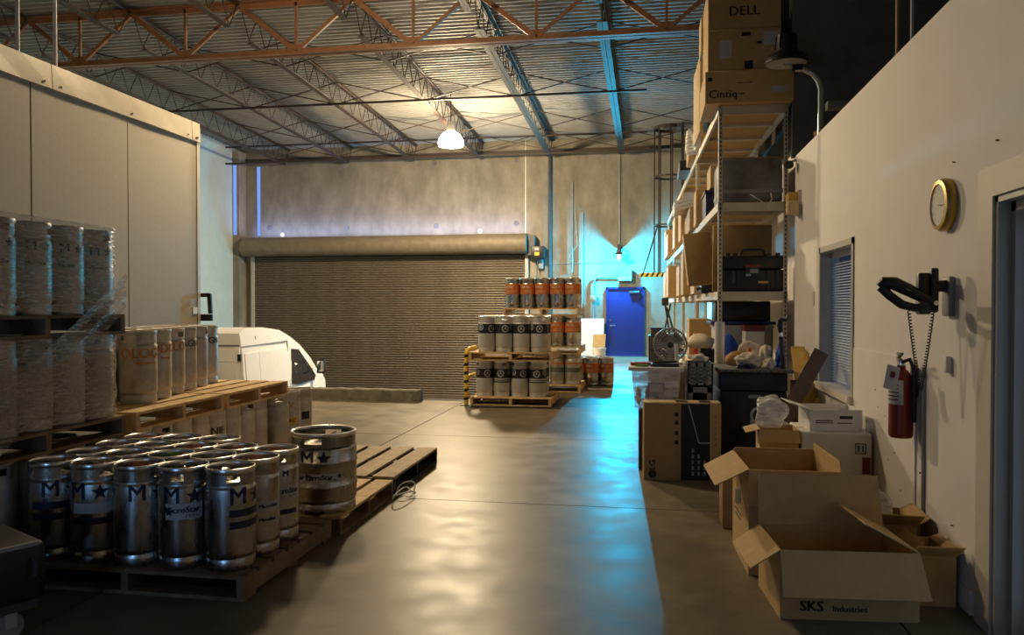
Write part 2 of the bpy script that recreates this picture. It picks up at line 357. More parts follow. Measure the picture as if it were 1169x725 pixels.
# doorway: cream casing, grey jamb, pale door leaf
d2 = S(empty('door_2', (XR, DY[1], 0)))
mb = MB(); mb.bx(-.018, 0, 0, .16, 0, DY[3]+.14); mb.bx(-.018, 0, DY[0]-DY[1]-.16, 0, DY[3], DY[3]+.14); mb.build('casing', m_framelt, d2)
mb = MB(); mb.bx(-.005, OW, -.03, 0, 0, DY[3]); mb.bx(-.005, OW, DY[0]-DY[1], 0, DY[3]-.03, DY[3]); mb.build('door_jamb', m_frame, d2)
mb = MB(); mb.bx(.05, .11, -.075, -.03, 0, DY[3]-.03); mb.bx(.05, .11, DY[0]-DY[1], -.03, DY[3]-.075, DY[3]-.03); mb.build('door_stop', m_frame, d2)
MB().bx(.112, .15, DY[0]-DY[1], -.03, .005, DY[3]-.03).build('door_leaf', m_officedoor, d2)
MB().bx(.108, .112, DY[0]-DY[1]+.12, -.12, .12, DY[3]-.12).build('door_glow_sheet', EM('added_door_glow', (.36,.50,.66), .45), d2)  # glowing sheet added for the bluish daylight on leaf and jamb
# corrugated roof deck
mb = MB(); y = YF; prof = []
while y < YB:
    for dy, dz in ((0,0),(.045,0),(.065,.045),(.14,.045)): prof.append((y+dy, deck_z(y+dy)+dz))
    y += .16
n = len(prof); vs = [(x, a, b) for x in (XL, 4.2) for a, b in prof]
mb.add(vs, [(i, i+1, n+i+1, n+i) for i in range(n-1)])
S(mb.build('ceiling', m_deck, fix=False))
# ------------------------------------------------------------------ roof steel
GY, GB, GT = 12.9, 5.86, 6.82
JX = [-.78-2.1*k for k in range(6)]+[1.32]
gd = empty('roof_girder', (0, GY, GB), 0, 'rust red open-web girder spanning the hall across the ceiling', 'girder')
for sy in (-1, 1):
    MB().bx(XL, 1.6, sy*.055-.05, sy*.055+.05, 0, .016).bx(XL, 1.6, sy*.012-.008, sy*.012+.008, 0, .11).build('bottom_chord', m_steel, gd)
    MB().bx(XL, 1.6, sy*.055-.05, sy*.055+.05, GT-GB-.016, GT-GB).bx(XL, 1.6, sy*.012-.008, sy*.012+.008, GT-GB-.11, GT-GB).build('top_chord', m_steel, gd)
hh = GT-GB
for k in range(7):
    xb = .27-2.1*k
    for xt in (xb+1.05, xb-1.05):
        if xt > 1.5 or xt < XL: continue
        MB().beam((xb, 0, .06), (xt, 0, hh-.06), .05, .085 if xt < xb else .06).build('diagonal', m_steel, gd)
    MB().beam((xb, 0, .05), (xb, 0, hh-.05), .04, .045).build('vertical', m_steel, gd)
    MB().bx(xb-.13, xb+.13, -.008, .008, .02, .2).build('gusset_plate', m_steel, gd)
def jz(y): return deck_z(y)-.03
JD = .56
def joist(x, y0, y1, mat, wd, label, group):
    o = empty('roof_joist', (x, y0, jz(y0)), 0, label, 'joist', group); s = (jz(y1)-jz(y0))/(y1-y0); L = y1-y0
    def q(y, dz): return (0, y, s*y+dz)
    for sx in (-1, 1):
        mb = MB(); mb.beam((sx*wd*.55, 0, -.01), (sx*wd*.55, L, s*L-.01), wd, .012); mb.beam((sx*wd*.14, 0, -.03), (sx*wd*.14, L, s*L-.03), .012, .05); mb.build('top_chord', mat, o)
        mb = MB(); e = .35; mb.beam((sx*wd*.55, e, s*e-JD), (sx*wd*.55, L-e, s*(L-e)-JD), wd, .012); mb.beam((sx*wd*.14, e, s*e-JD+.03), (sx*wd*.14, L-e, s*(L-e)-JD+.03), .012, .05); mb.build('bottom_chord', mat, o)
    mb = MB(); k = int(L/.62); st = L/k
    for i in range(k):
        a = i*st; mb.tube([q(a+.02, -.03), q(a+st/2, -JD+.02)], .010, 6); mb.tube([q(a+st/2, -JD+.02), q(a+st-.02, -.03)], .010, 6)
    mb.build('web', mat, o)
nm = {-.78: 'joist nearest the tall rack', -2.88: 'joist between lamp and rack', -4.98: 'joist passing the lit lamp', -7.08: 'joist left of the lit lamp', -9.18: 'joist above the white van', -11.28: 'leftmost joist over the shutter', 1.32: 'joist over the racking'}
for x in JX:
    kx = round(x, 2); thick = kx in (-.78, -2.88)
    joist(x, GY, YB-.02, m_steel3 if thick else m_steel2, .085 if thick else .055, 'steel open-web roof %s, running to the back wall' % nm[kx], 'roof joists')
    joist(x, 4.0, GY-.05, m_steel2, .055, 'near-side roof joist before the girder, aligned with the far %s' % nm[kx], 'roof joists')
# bridging: horizontal rods and crossed braces between joists
for yy, lv in ((17.1, 'middle'), (22.75, 'end')):
    for dz, wh in ((-JD-.01, 'lower'), (-.06, 'upper')):
        if lv == 'middle' and wh == 'upper': continue
        z = jz(yy)+dz
        tag(MB().beam((XL, yy, z), (-.05, yy, z), .045, .045).build('bridging_rod', m_steel2), 'long thin %s bridging rod under the roof joists, %s' % (wh, 'beside the lit lamp' if lv == 'middle' else 'along the back wall'), 'brace', 'bridging rods')
for ri, yy in enumerate((14.6, 17.2, 20.2, 22.4)):
    for k in range(6):
        xa = 1.32-2.1*k; xb_ = xa-2.1; z1, z0 = jz(yy)-.05, jz(yy)-JD+.02
        o = empty('cross_brace', ((xa+xb_)/2, yy, z0), 0, 'crossed brace between roof joists, row %s, %s bay from the racks' % (('nearest the girder', 'beside the lit lamp', 'beyond the lit lamp', 'nearest the back wall')[ri], ('first','second','third','fourth','fifth','sixth')[k]), 'brace', 'crossed joist braces')
        for s in (-1, 1): MB().beam((-1.03*s, s*.015, 0), (1.03*s, s*.015, z1-z0), .022, .022).build('brace_rod', m_steel2, o)
# ------------------------------------------------------------------ high-bay lamps
def highbay(x, y, z, strength, label, hang):
    o = empty('high_bay_lamp', (x, y, z), 0, label, 'lamp')
    MB().lathe([(.0,-.17),(.20,-.165),(.29,-.15),(.30,-.10),(.295,.0)], 24).build('refractor', EM('sodium_glow', WARM, strength), o)
    MB().lathe([(.295,.0),(.26,.07),(.20,.14),(.13,.19),(.10,.20)], 24).build('upper_refractor', EM('sodium_glow_upper', WARM, strength*.05), o)
    MB().cyl((0,0,.20),(0,0,.42),.11,.09,n=16).build('ballast_housing', m_grey, o)
    MB().tube([(0,0,.42),(0,0,hang)], .012, 6).build('hanging_rod', m_steel2, o)
highbay(-4.70, 18.5, 5.5, HIGHBAY/100, 'glowing warm high-bay lamp hanging under the roof joists', deck_z(18.5)-5.5)
highbay(-4.3, 9.6, 5.75, HIGHBAY_NEAR_ASSUMED/100, 'assumed near high-bay lamp hanging above the walk-in cooler', deck_z(9.6)-5.75)
# ------------------------------------------------------------------ hidden area light added as an assumed daylight leak, glowing lavender above the drum
al = bpy.data.lights.new('hidden_drum_light', 'AREA'); al.shape = 'RECTANGLE'; al.size = 8.7; al.size_y = .05; al.energy = HIDDEN_DRUM_LIGHT; al.color = (.35,.48,1)
alo = bpy.data.objects.new('hidden_drum_light', al); COL.objects.link(alo); alo.location = (-8.05, YB-.30, 3.68); alo.rotation_euler = (R(180-12), 0, 0)
for u in (270, 296):  # blue light in the corner put in as self-glowing strips
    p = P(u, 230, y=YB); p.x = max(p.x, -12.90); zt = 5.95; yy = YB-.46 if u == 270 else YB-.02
    S(tag(MB().bx(p.x-.06, p.x+.05, yy-.012, yy, 3.75, zt).build('glow_strip', EM('blue_strip_glow_%d' % u, (.25,.42,1.0), .85))))
# ================================================================== ROLLER SHUTTER
rs = empty('roller_shutter', (0, YB, WZ), 0, 'wide brown steel roller shutter with round drum housing over the dock', 'shutter')
sx0, sx1, stop = -12.45, -3.67, 3.06-WZ
sm = MB(); h = .075
pf = [(-.02,0),(-.045,.012),(-.055,.035),(-.045,.058),(-.02,.070),(-.02,.075)]
vs = [(x, a, b) for x in (sx0, sx1) for a, b in pf]; k = len(pf)
sm.add(vs, [(i, k+i, k+i+1, i+1) for i in range(k-1)], 0, False)
sme = sm.mesh('slat'); sme.materials.append(m_shutter)
i = 0
while i*h < stop: link('slat', sme, None, rs, (0, -.05, i*h)); i += 1
MB().bx(sx0, sx1, -.12, -.05, 0, .09).build('bottom_bar', m_shutter, rs)
dr = .30
mb = MB(); mb.cyl((sx0-.22, -.36, stop+.30), (sx1+.10, -.36, stop+.30), dr, n=32); mb.bx(sx0-.22, sx1+.10, -.36, -.04, stop+.28, stop+.60); mb.build('drum_housing', m_drum, rs)
for xx in (-9.9, -6.7): MB().cyl((xx-.02, -.36, stop+.30), (xx+.02, -.36, stop+.30), dr+.008, n=32).build('housing_strap', m_drum, rs)
for xx in (sx0-.09, sx1): MB().bx(xx, xx+.10, -.16, 0, 0, stop+.1).build('guide_rail', m_frame, rs)
MB().bx(sx1+.12, sx1+.32, -.40, 0, stop-.05, stop+.55).build('end_bracket', m_darkgrey, rs)
mo = MB().bbx(sx1+.22, sx1+.62, -.42, -.02, stop-.15, stop+.22, .03).build('motor_box', m_blackpl, rs)
MB().bx(sx1+.33, sx1+.47, -.424, -.42, stop-.06, stop+.04).build('yellow_label', m_yellow, mo)
MB().bx(sx1+.34, sx1+.46, -.424, -.42, stop+.10, stop+.15).build('white_label', m_label, mo)
MB().tube([(sx1+.38,-.2,stop-.15),(sx1+.38,-.2,stop-1.2),(sx1+.42,-.2,stop-1.25)], .012, 6).build('hand_chain', m_darkgrey, rs)
# curb along the dock edge
cu = MB(); rr = random.Random(2); nn = 60; vs = []
for i in range(nn+1):
    x = -9.0+(5.45)*i/nn; j = rr.uniform(-.008,.008); k_ = rr.uniform(-.01,.006)
    vs += [(x,-.10,0),(x,-.085+j,.175+k_),(x,-.06+j,.19+k_),(x,.08+j,.19+k_),(x,.10,0)]
cu.add(vs, [(5*i+a_, 5*i+5+a_, 5*i+6+a_, 5*i+1+a_) for i in range(nn) for a_ in range(4)]+[(0,1,2,3,4),tuple(5*nn+a_ for a_ in (4,3,2,1,0))])
cb = cu.build('dock_curb', M('weathered_curb', (.20,.18,.13), .9, var=.35, scale=6, bump=.5), None, (0, 12.06, 0)); tag(cb, 'rough low concrete curb along the near edge of the dock', 'curb')
# ================================================================== COOLER
co = empty('walk_in_cooler', (-5.6, 9.15, 0), 0, 'cream panelled walk-in cooler box filling the left side', 'cooler')
for k in range(8):
    MB().bbx(-.1, 0, -1.37*(k+1)+.004, -1.37*k-.004, .02, 3.66, .006, 1).build('wall_panel', m_panel, co)
MB().bx(-4.5, -.1, -.1, 0, .02, 3.66).build('end_panel', m_panel, co)
MB().bx(-4.5, 0, -10.9, 0, 3.66, 3.76).build('roof_panel', m_panel, co)
for a, b in ((-.17, 0), (-2.5, -.18), (-5.4, -2.51), (-8.2, -5.41), (-10.9, -8.21)):
    mb = MB(); nn = 8
    for j in range(nn):
        y0, y1 = a+(b-a)*j/nn, a+(b-a)*(j+1)/nn; w0_ = .035+.006*math.sin(y0*5); w1_ = .035+.006*math.sin(y1*5)
        mb.add([(.0,y0,3.81),(.02,y0,3.81),(w0_,y0,3.575),(.0,y0,3.575),(.0,y1,3.81),(.02,y1,3.81),(w1_,y1,3.575),(.0,y1,3.575)], [(0,1,5,4),(1,2,6,5),(2,3,7,6)]+([(0,3,2,1)] if j == 0 else [])+([(4,5,6,7)] if j == nn-1 else []))
    t = mb.build('top_trim', m_trim, co)
    for y in (a+.1, (a+b)/2, b-.1): MB().cyl((.02,y,3.62),(.042,y,3.62),.012,n=8).build('rivet', m_chrome, t)
MB().bx(-.06, .012, -.05, .012, .02, 3.66).build('corner_trim', m_trim, co)
MB().bx(.0, .012, -.16, -.06, 1.42, 1.50).build('switch_plate', m_white2, co)
# hanging rods over the cooler and over the office
for (u, v, x), lb in zip(((20, 55, -5.65), (63, 76, -5.65)), ('leftmost white hanger rod standing up from the cooler roof', 'second white hanger rod from the left on the cooler roof')):
    p = P(u, v, x=x); tag(MB().tube([(p.x, p.y, 3.76), (p.x, p.y, deck_z(p.y))], .018, 8).build('hanger_rod', m_cardwhite), lb, 'rod', 'hanger rods')
for u, v, m, lb in ((1024, 68, m_plywood, 'brass-coloured hanger rod rising behind the office wall top'), (1041, 50, m_cardwhite, 'white hanger rod rising behind the office wall top')):
    p = P(u, v, x=XR+.3); tag(MB().tube([(p.x, p.y, oz), (p.x, p.y, deck_z(p.y))], .012, 8).build('hanger_rod', m), lb, 'rod', 'hanger rods')
# black bracket frame at the cooler corner
bf = MB(); a = P(233, 340, y=9.35); 
bf.add([], []); pts = [(.0,.36),(.155,.36),(.17,.12),(.195,.12),(.195,0),(.0,0)]; 
for p0, p1, wd in (((0,.335),(.16,.335),.05),((.15,.35),(.165,.1),.05),((.0,.05),(.19,.05),.085),((.0,0.02),(.0,.34),.012)):
    bf.beam((p0[0],0,p0[1]), (p1[0],0,p1[1]), .03, wd, up=(0,1,0) if False else (0,0,1))
tag(bf.build('bracket_frame', m_blackpl, None, (-5.64, 9.20, 1.32)), 'black open frame bracket sticking out past the cooler corner', 'bracket')
# ================================================================== VAN in the dock
vn = empty('van', (-7.34, 13.5, WZ), R(6.5), 'white high-roof cargo van parked in the sunken dock facing the shutter', 'van')
VW, VL = 2.1, 5.05
prof = [(0,.45),(0,1.0),(.02,2.0),(.10,2.36),(.35,2.44),(1.3,2.44),(2.2,2.36),(2.75,2.20),(3.3,1.98),(3.9,1.65),(4.25,1.40),(4.75,1.22),(4.98,1.05),(5.05,.75),(5.03,.45)]
mb = MB(); n = len(prof); vs = []
def inset(z): return .0 if z < 1.3 else .0+.18*((z-1.3)/1.14)**2
for sx in (0, 1):
    for y, z in prof:
        vs.append(((-inset(z)) if sx == 0 else (-VW+inset(z)), y, z))
# side faces as strips to bottom line
mb.add(vs, [(i, i+1, n+i+1, n+i) for i in range(n-1)]+[(n-1, 0, n, 2*n-1)], 0, True)
def side(sx):
    out = []; rows = [.45,.9,1.3,1.6,1.9,2.1,2.25]
    return out
mb.add([vs[i] for i in range(n)], [tuple(range(n))], 0, False); mb.add([vs[n+i] for i in range(n)], [tuple(range(n-1,-1,-1))], 0, False)
body = mb.build('body', m_vanw, vn)
def vside(poly, name, mat, off=.006, par=None):      # patch on the near (right) side, (y,z) outline
    v = [(-inset(z)+off, y, z) for y, z in poly]; m_ = MB(); k = len(v)
    m_.add(v+[(x-.03, y, z) for x, y, z in v], [tuple(range(k))]+[(i, k+i, k+(i+1)%k, (i+1)%k) for i in range(k)])
    return m_.build(name, mat, par or vn)
vside([(2.62,1.18),(2.62,1.72),(2.72,1.93),(3.12,1.90),(3.72,1.52),(4.22,1.22),(4.12,1.12),(3.0,1.12)], 'side_window', m_glassdk)
vside([(3.22,1.14),(3.26,1.14),(3.26,1.80),(3.22,1.82)], 'window_bar', m_blackpl, .01)
for y0, y1 in ((.12,.80),(.82,2.40)):
    vside([(y0,.95),(y1,.95),(y1,1.98),(y0,1.98)], 'side_panel', m_vanw, .012)
vside([(.80,.6),(.82,.6),(.82,2.28),(.80,2.28)], 'panel_gap', m_vang, .008)
vside([(2.50,.6),(2.52,.6),(2.52,2.12),(2.50,2.12)], 'panel_gap', m_vang, .008)
vside([(.05,2.10),(2.45,2.10),(2.45,2.12),(.05,2.12)], 'roof_rail', m_vang, .008)
vside([(2.70,1.02),(2.86,1.02),(2.86,1.06),(2.70,1.06)], 'door_handle', m_blackpl, .03)
vside([(2.28,1.02),(2.44,1.02),(2.44,1.06),(2.28,1.06)], 'door_handle', m_blackpl, .03)
# windscreen, rear doors
MB().add([(-.22,3.42,1.96),(-1.88,3.42,1.96),(-1.98,4.22,1.455),(-.12,4.22,1.455)], [(0,1,2,3)]).build('windscreen', m_glassdk, vn)
for s in (0, 1):
    x0 = -.10-s*.96; d = MB().bbx(x0-.93, x0, -.03, .01, .55, 2.10, .02).build('rear_door', m_vanw, vn)
    for j in range(2): MB().bbx(x0-.46-.40*j, x0-.08-.40*j, -.045, -.02, 1.25, 1.85, .03).build('door_emboss', m_vanw, d)
    MB().bx(x0-.03 if s == 0 else x0-.95, x0+.03 if s == 0 else x0-.89, -.06, -.01, 1.86, 1.98).build('hinge', m_blackpl, d)
MB().bx(-2.0, -.1, -.028, .0, 2.12, 2.15).build('gutter', m_vang, vn)
MB().bx(-2.1, 0, -.10, .0, .40, .58).build('rear_bumper', m_darkgrey, vn)
for s in (0, 1):
    mi = MB().bbx(.10-s*2.4, .30-s*2.4, 3.96, 4.08, 1.28, 1.62, .03).build('side_mirror', m_blackpl, vn)
    MB().bbx(.12-s*2.4, .28-s*2.4, 3.945, 3.965, 1.33, 1.58, .01).build('mirror_glass', m_chrome, mi)
for y in (.95, 4.15):
    for x in (-.14, -VW+.14):
        wv = MB(); wv.lathe([(.18,-.12),(.36,-.12),(.38,-.08),(.38,.08),(.36,.12),(.18,.12)], 24, ax='x'); wh = wv.build('wheel', m_blackpl, vn, (x, y, .38))
        MB().lathe([(0,-.10),(.19,-.125),(.19,.125),(0,.10)], 16, ax='x').build('hub', m_grey, wh)
# ================================================================== KEGS
KH, KR, HR = .54, .131, .225        # height, slim radius, wide radius
def keg_meshes(rad, h, wide, mshell, mrim):
    n = 44; prof = [(.86,.03),(.90,0),(.955,0),(.97,.01),(.97,.10),(.945,.115),(.945,.125),(.985,.14),(1,.17)]
    if wide: prof += [(1,.30),(1.02,.315),(1.02,.345),(1,.36),(1,.60),(1.02,.615),(1.02,.645),(1,.66)]
    prof += [(1,.78),(.985,.805),(.945,.82),(.945,.835)]
    dome = [(.945,.835),(.90,.83),(.80,.835),(.55,.86),(.25,.875),(0,.878)]
    sh = MB(); sh.lathe([(a*rad, b*h) for a, b in prof+dome], n); shell = sh.mesh('shell'); shell.materials.append(mshell)
    # collar with two hand holes
    zz = [.835,.87,.94,.965]; ro, ri = .97*rad, .925*rad; hw = .085/rad if not wide else .10/rad
    ch = MB()
    def hole(i):
        t = (2*math.pi*(i+.5)/n) % math.pi; t = min(t, math.pi-t) if False else abs(((2*math.pi*(i+.5)/n+math.pi/2) % math.pi)-math.pi/2)
        return t < hw*.5
    def pt(r, i, z): t = 2*math.pi*i/n-math.pi/2; return (r*math.cos(t), r*math.sin(t), z*h)
    vs, fs = [], []
    for i in range(n):
        for j in range(3):
            if j == 1 and hole(i): 
                b = len(vs); vs += [pt(ro,i,zz[1]),pt(ro,i+1,zz[1]),pt(ri,i+1,zz[1]),pt(ri,i,zz[1]),pt(ro,i,zz[2]),pt(ro,i+1,zz[2]),pt(ri,i+1,zz[2]),pt(ri,i,zz[2])]
                fs += [(b,b+1,b+2,b+3),(b+7,b+6,b+5,b+4)]; continue
            b = len(vs); vs += [pt(ro,i,zz[j]),pt(ro,i+1,zz[j]),pt(ro,i+1,zz[j+1]),pt(ro,i,zz[j+1]),pt(ri,i,zz[j]),pt(ri,i+1,zz[j]),pt(ri,i+1,zz[j+1]),pt(ri,i,zz[j+1])]
            fs += [(b,b+1,b+2,b+3),(b+7,b+6,b+5,b+4)]
            if j == 1 and hole(i-1): fs.append((b,b+3,b+7,b+4))
            if j == 1 and hole(i+1): fs.append((b+1,b+5,b+6,b+2))
    ch.add(vs, fs, 0, True)
    collar = ch.mesh('collar'); collar.materials.append(mshell)
    rm = MB(); rm.lathe([(.968*rad,.945*h),(.985*rad,.955*h),(.997*rad,.972*h),(.995*rad,.987*h),(.98*rad,.998*h),(.955*rad,1.0*h),(.925*rad,.996*h),(.905*rad,.984*h),(.905*rad,.965*h),(.925*rad,.95*h)], n)
    rim = rm.mesh('rim'); rim.materials.append(mrim)
    va = MB(); va.lathe([(.036,.865*h),(.036,.905*h),(.028,.91*h),(.028,.902*h),(.012,.90*h),(.0,.915*h)], 16); valve = va.mesh('valve'); valve.materials.append(mrim)
    return dict(shell=shell, collar=collar, rim=rim, valve=valve, r=rad)
KEG = keg_meshes(KR, KH, False, m_keg, m_kegrim); KEGD = keg_meshes(KR, KH, False, m_kegdull, m_kegdull)
KEGP = keg_meshes(KR, KH, False, m_kegpale, m_kegrim); KEGW = keg_meshes(HR, KH, True, m_keg, m_kegrim)
_band = {}
def band_mesh(rad, z0, z1, a0, a1, mat, name):
    k = (rad, z0, z1, a0, a1, mat.name)
    if k not in _band:
        mb = MB(); n = max(4, int((a1-a0)/.14)); r = rad+.0012
        vs = [(r*math.sin(a0+(a1-a0)*i/n), -r*math.cos(a0+(a1-a0)*i/n), z) for i in range(n+1) for z in (z0, z1)]
        mb.add(vs, [(2*i, 2*i+2, 2*i+3, 2*i+1) for i in range(n)], 0, True); me = mb.mesh(name); me.materials.append(mat); _band[k] = me
    return _band[k]
_dec = {}
def cap_mesh(col):
    k = 'cap%s' % (col,)
    if k not in _dec:
        mb = MB(); mb.lathe([(.030,.90*KH),(.045,.905*KH),(.045,.925*KH),(.0,.93*KH)], 14); me = mb.mesh('valve_cap'); me.materials.append(M('valve_cap_%d' % len(_dec), col, .5)); _dec[k] = me
    return _dec[k]
def keg(kind, x, y, z, label, rz=None, decs=(), group=None, cap=None, spin=0):
    o = empty('keg', (x, y, z), 0, label, 'keg', group)
    if rz is None: rz = math.atan2(-x, y)
    o.rotation_euler = (0, 0, rz)
    for p in ('shell', 'collar', 'rim', 'valve'):
        c = link(p, kind[p], None, o)
        if p == 'collar': c.rotation_euler = (0, 0, spin)
    if cap: link('valve_cap', cap_mesh(cap), None, o)
    r = kind['r']
    for d in decs:
        if d[0] == 't':                        # ('t', string, size, z, angle, material)
            v, f = text_geo(d[1], d[2]); mb = MB()
            for dx in (-.0022, 0, .0022): mb.add(bend([(p.x+dx, p.y) for p in v], r+.0026+.0001*(dx > 0), d[4], d[3]), f)
            link('lettering', mb.mesh('lettering'), d[5], o)
        elif d[0] == 's':                      # star
            v, f = star_geo(d[1]); mb = MB(); mb.add(bend(v, r+.002, d[3], d[2]), f); link('star_mark', mb.mesh('star_mark'), d[4], o)
        elif d[0] == 'b':                      # ('b', z0, z1, a0, a1, mat, name)
            link(d[6] if len(d) > 6 else 'label_band', band_mesh(r, d[1], d[2], d[3], d[4], d[5], 'label_band'), None, o)
        elif d[0] == 'ring':                   # emblem: white ring + bars
            mb = MB(); rr = d[1]; k = 16
            vs = bend([(q*math.cos(2*math.pi*i/k), q*math.sin(2*math.pi*i/k)) for q in (rr, rr*.8) for i in range(k)], r+.0028, d[3], d[2])
            mb.add(vs, [(i, (i+1)%k, k+(i+1)%k, k+i) for i in range(k)])
            for px_, pz, w_, h_ in ((-.55,-.25,1.1,.16),(-.18,-.1,.36,.55),(-.5,-.5,1.0,.12)):
                mb.add(bend([(px_*rr,pz*rr),((px_+w_)*rr,pz*rr),((px_+w_)*rr,(pz+h_)*rr),(px_*rr,(pz+h_)*rr)], r+.0028, d[3], d[2]), [(0,1,2,3)])
            link('emblem', mb.mesh('emblem'), d[4], o)
    return o
# ================================================================== PALLETS
_pl = {}
def bxm(sx, sy, sz, mat, name):
    k = (round(sx,3), round(sy,3), round(sz,3), mat.name)
    if k not in _pl:
        me = MB().bx(-sx/2, sx/2, -sy/2, sy/2, 0, sz).mesh(name); me.materials.append(mat); _pl[k] = me
    return _pl[k]
def pallet(cx, cy, z, label, lx=1.34, ly=1.12, h=.13, along='x', mat=m_wood, mat2=None, rz=0, nb=7, group='pallets', jitter=.004, solid=False):
    """deck boards run along `along`; stringers run across them"""
    o = empty('pallet', (cx, cy, z), rz, label, 'pallet', group); mat2 = mat2 or mat
    L, W = (lx, ly) if along == 'x' else (ly, lx)       # L = board length, W = the way across
    bt = .019; bw = W/nb*(.80 if not solid else .97); rr = random.Random(int(cx*1000+cy*77))
    def put(name, me, a, b, zz, rot=0):
        loc = (a, b, zz) if along == 'x' else (b, a, zz); link(name, me, None, o, loc, (0, 0, rot))
    def mesh(a, b, c, mt, nm): return bxm(a, b, c, mt, nm) if along == 'x' else bxm(b, a, c, mt, nm)
    for i in range(nb):
        off = -W/2+bw/2+(W-bw)*i/(nb-1); put('deck_board', mesh(L, bw, bt, mat, 'deck_board'), 0, off, h-bt, rr.uniform(-jitter, jitter))
    for i in range(3):
        off = -W/2+bw/2+(W-bw)*i/2; put('bottom_board', mesh(L, bw, bt, mat2, 'bottom_board'), 0, off, 0)
    for i in range(3):
        a = (-L/2+.02, 0, L/2-.02)[i]; put('stringer', mesh(.04, W, h-2*bt, mat2, 'stringer'), a, 0, bt)
    return o
G1, G2, G3, G4, G5 = 'kegs on the near pallet', 'shrink-wrapped kegs', 'kegs along the cooler', 'white and black-banded kegs in the middle stack', 'orange-banded kegs'
PH = .13
# ---- near pallet of lettered kegs
pallet(-2.73, 4.31, 0, 'weathered wooden pallet under the near group of lettered steel kegs', 1.36, 1.14, along='x', mat=m_wooddk)
def micro(z=.25, a=0, w=1.5): return [('b', z-.042, z+.042, a-w/2, a+w/2, m_label), ('t', 'MicroStar', .046, z+.008, a-.08, m_navy), ('s', .030, z, a-.60, m_navy), ('b', z-.030, z-.026, a+.05, a+.6, m_black, 'fine_print'), ('b', z-.022, z-.018, a+.05, a+.5, m_black, 'fine_print')]
def bands(z=.25, a=.1, w=1.3): return [('b', z+.012, z+.05, a-w/2, a+w/2, m_navy), ('b', z-.05, z-.012, a-w/2, a+w/2, m_navy)]
LT = [('t', 'M', .092, .385, -.42, m_navy), ('s', .040, .385, .35, m_navy)]
def MS(da): return [('t', 'M', .128, .392, da-.45, m_navy), ('s', .046, .388, da+.45, m_navy)]
front = [(-3.279, MS(.30)+bands(.275,.1,2.0), 'fifth', 'M lettering over two dark bands', None, .5), (-3.013, MS(-.33)+[('b',.275,.33,-1.0,1.0,m_label)]+[('b',.215,.25,-1.0,1.0,m_navy)], 'fourth', 'star mark and a pale label', None, .4),
         (-2.747, MS(.35), 'third', 'faint M print and no label', (.5,.12,.03), .9), (-2.481, MS(-.05)+micro(.31), 'middle', 'M, star and white label', None, -.3), (-2.213, MS(.75)+bands(.275,.7,1.5), 'rightmost', 'bold M and two dark stickers', None, .1)]
for k, (x, dec, nth, lb, cap, sp) in enumerate(front):
    nth = ('leftmost', 'second left', 'centre', 'second right', 'rightmost')[k]
    keg(KEG, x, 3.90+(.0, .0, -.005, -.005, .005)[k], PH, 'steel keg with %s, %s in the front row' % (lb, nth), None, dec, G1, cap, sp)
rows = [(4.172, (-3.27,-3.004,-2.738,-2.472,-2.206)), (4.44, (-3.278,-3.012,-2.746,-2.48,-2.214)), (4.708, (-3.275,-3.009,-2.743))]
rn = ('second', 'third', 'last'); cn = ('leftmost', 'second', 'third', 'fourth', 'fifth')
caps = {(0,1): None, (0,2): (.05,.4,.06), (0,4): (.55,.12,.04), (1,1): None, (1,2): (.6,.10,.03), (1,4): (.55,.12,.04), (2,0): (.5,.12,.05), (1,3): (.4,.08,.03)}
for i, (y, xr) in enumerate(rows):
    for j, x in enumerate(xr):
        dec = ()
        if (i, j) == (0, 4): dec = [('b',.245,.30,-.2,1.2,m_label),('t','MicroStar',.03,.275,.55,m_navy),('t','MicroStar',.026,.20,.5,m_navy)]
        if (i, j) == (1, 4): dec = micro(.29,.5,1.4)+[('t','M',.05,.40,.4,m_navy),('b',.16,.19,.1,1.0,m_navy)]
        keg(KEG, x, y, PH, 'steel keg %s from the left in the %s row of the near pallet' % (cn[j], rn[i]), None, dec, G1, caps.get((i, j)), random.uniform(0,3))
# ---- half barrel on the second pallet
pallet(-2.64, 5.48, 0, 'pale wooden pallet under the single wide keg', 1.26, 1.10, along='y', mat=m_wood, mat2=m_wooddk)
keg(KEGW, -2.215, 5.14, PH, 'wide barrel keg with M and star, alone on the pale pallet', None,
    [('t','M',.135,.375,-.50,m_navy), ('s',.054,.375,.0,m_navy), ('b',.215,.275,-.42,.55,m_label), ('t','MicroStar',.046,.25,-.14,m_navy), ('s',.027,.245,-.36,m_navy), ('s',.022,.255,.48,m_navy),('b',.232,.236,.14,.42,m_black,'fine_print'), ('b',.224,.228,.14,.38,m_black,'fine_print'), ('b',.215,.275,-1.1,-.55,m_label), ('t','tar',.046,.25,-.7,m_navy), ('b',.40,.425,-.02,.22,m_label)], 'wide barrel kegs', None, -.35)
# plastic strap loose at the pallet corner
pts = []
for i in range(40):
    t = i/39*2*math.pi*1.6; pts.append((-1.92+.07*math.cos(t)+.02*i/39, 6.0+.16*math.sin(t)+.05*math.sin(2.3*t), .012+.10*abs(math.sin(t*.9))*(1-i/50)))
tag(MB().tube(pts, .006, 6).build('plastic_strap', m_cardwhite), 'loose white plastic strap curled at the pale pallet corner', 'strap')
# ---- dark pallet beyond
pallet(-2.70, 6.735, 0, 'dark-painted pallet with tan top boards standing past the wide keg', 1.36, 1.32, .145, along='y', mat=m_woodtop, mat2=m_woodblk, nb=6)
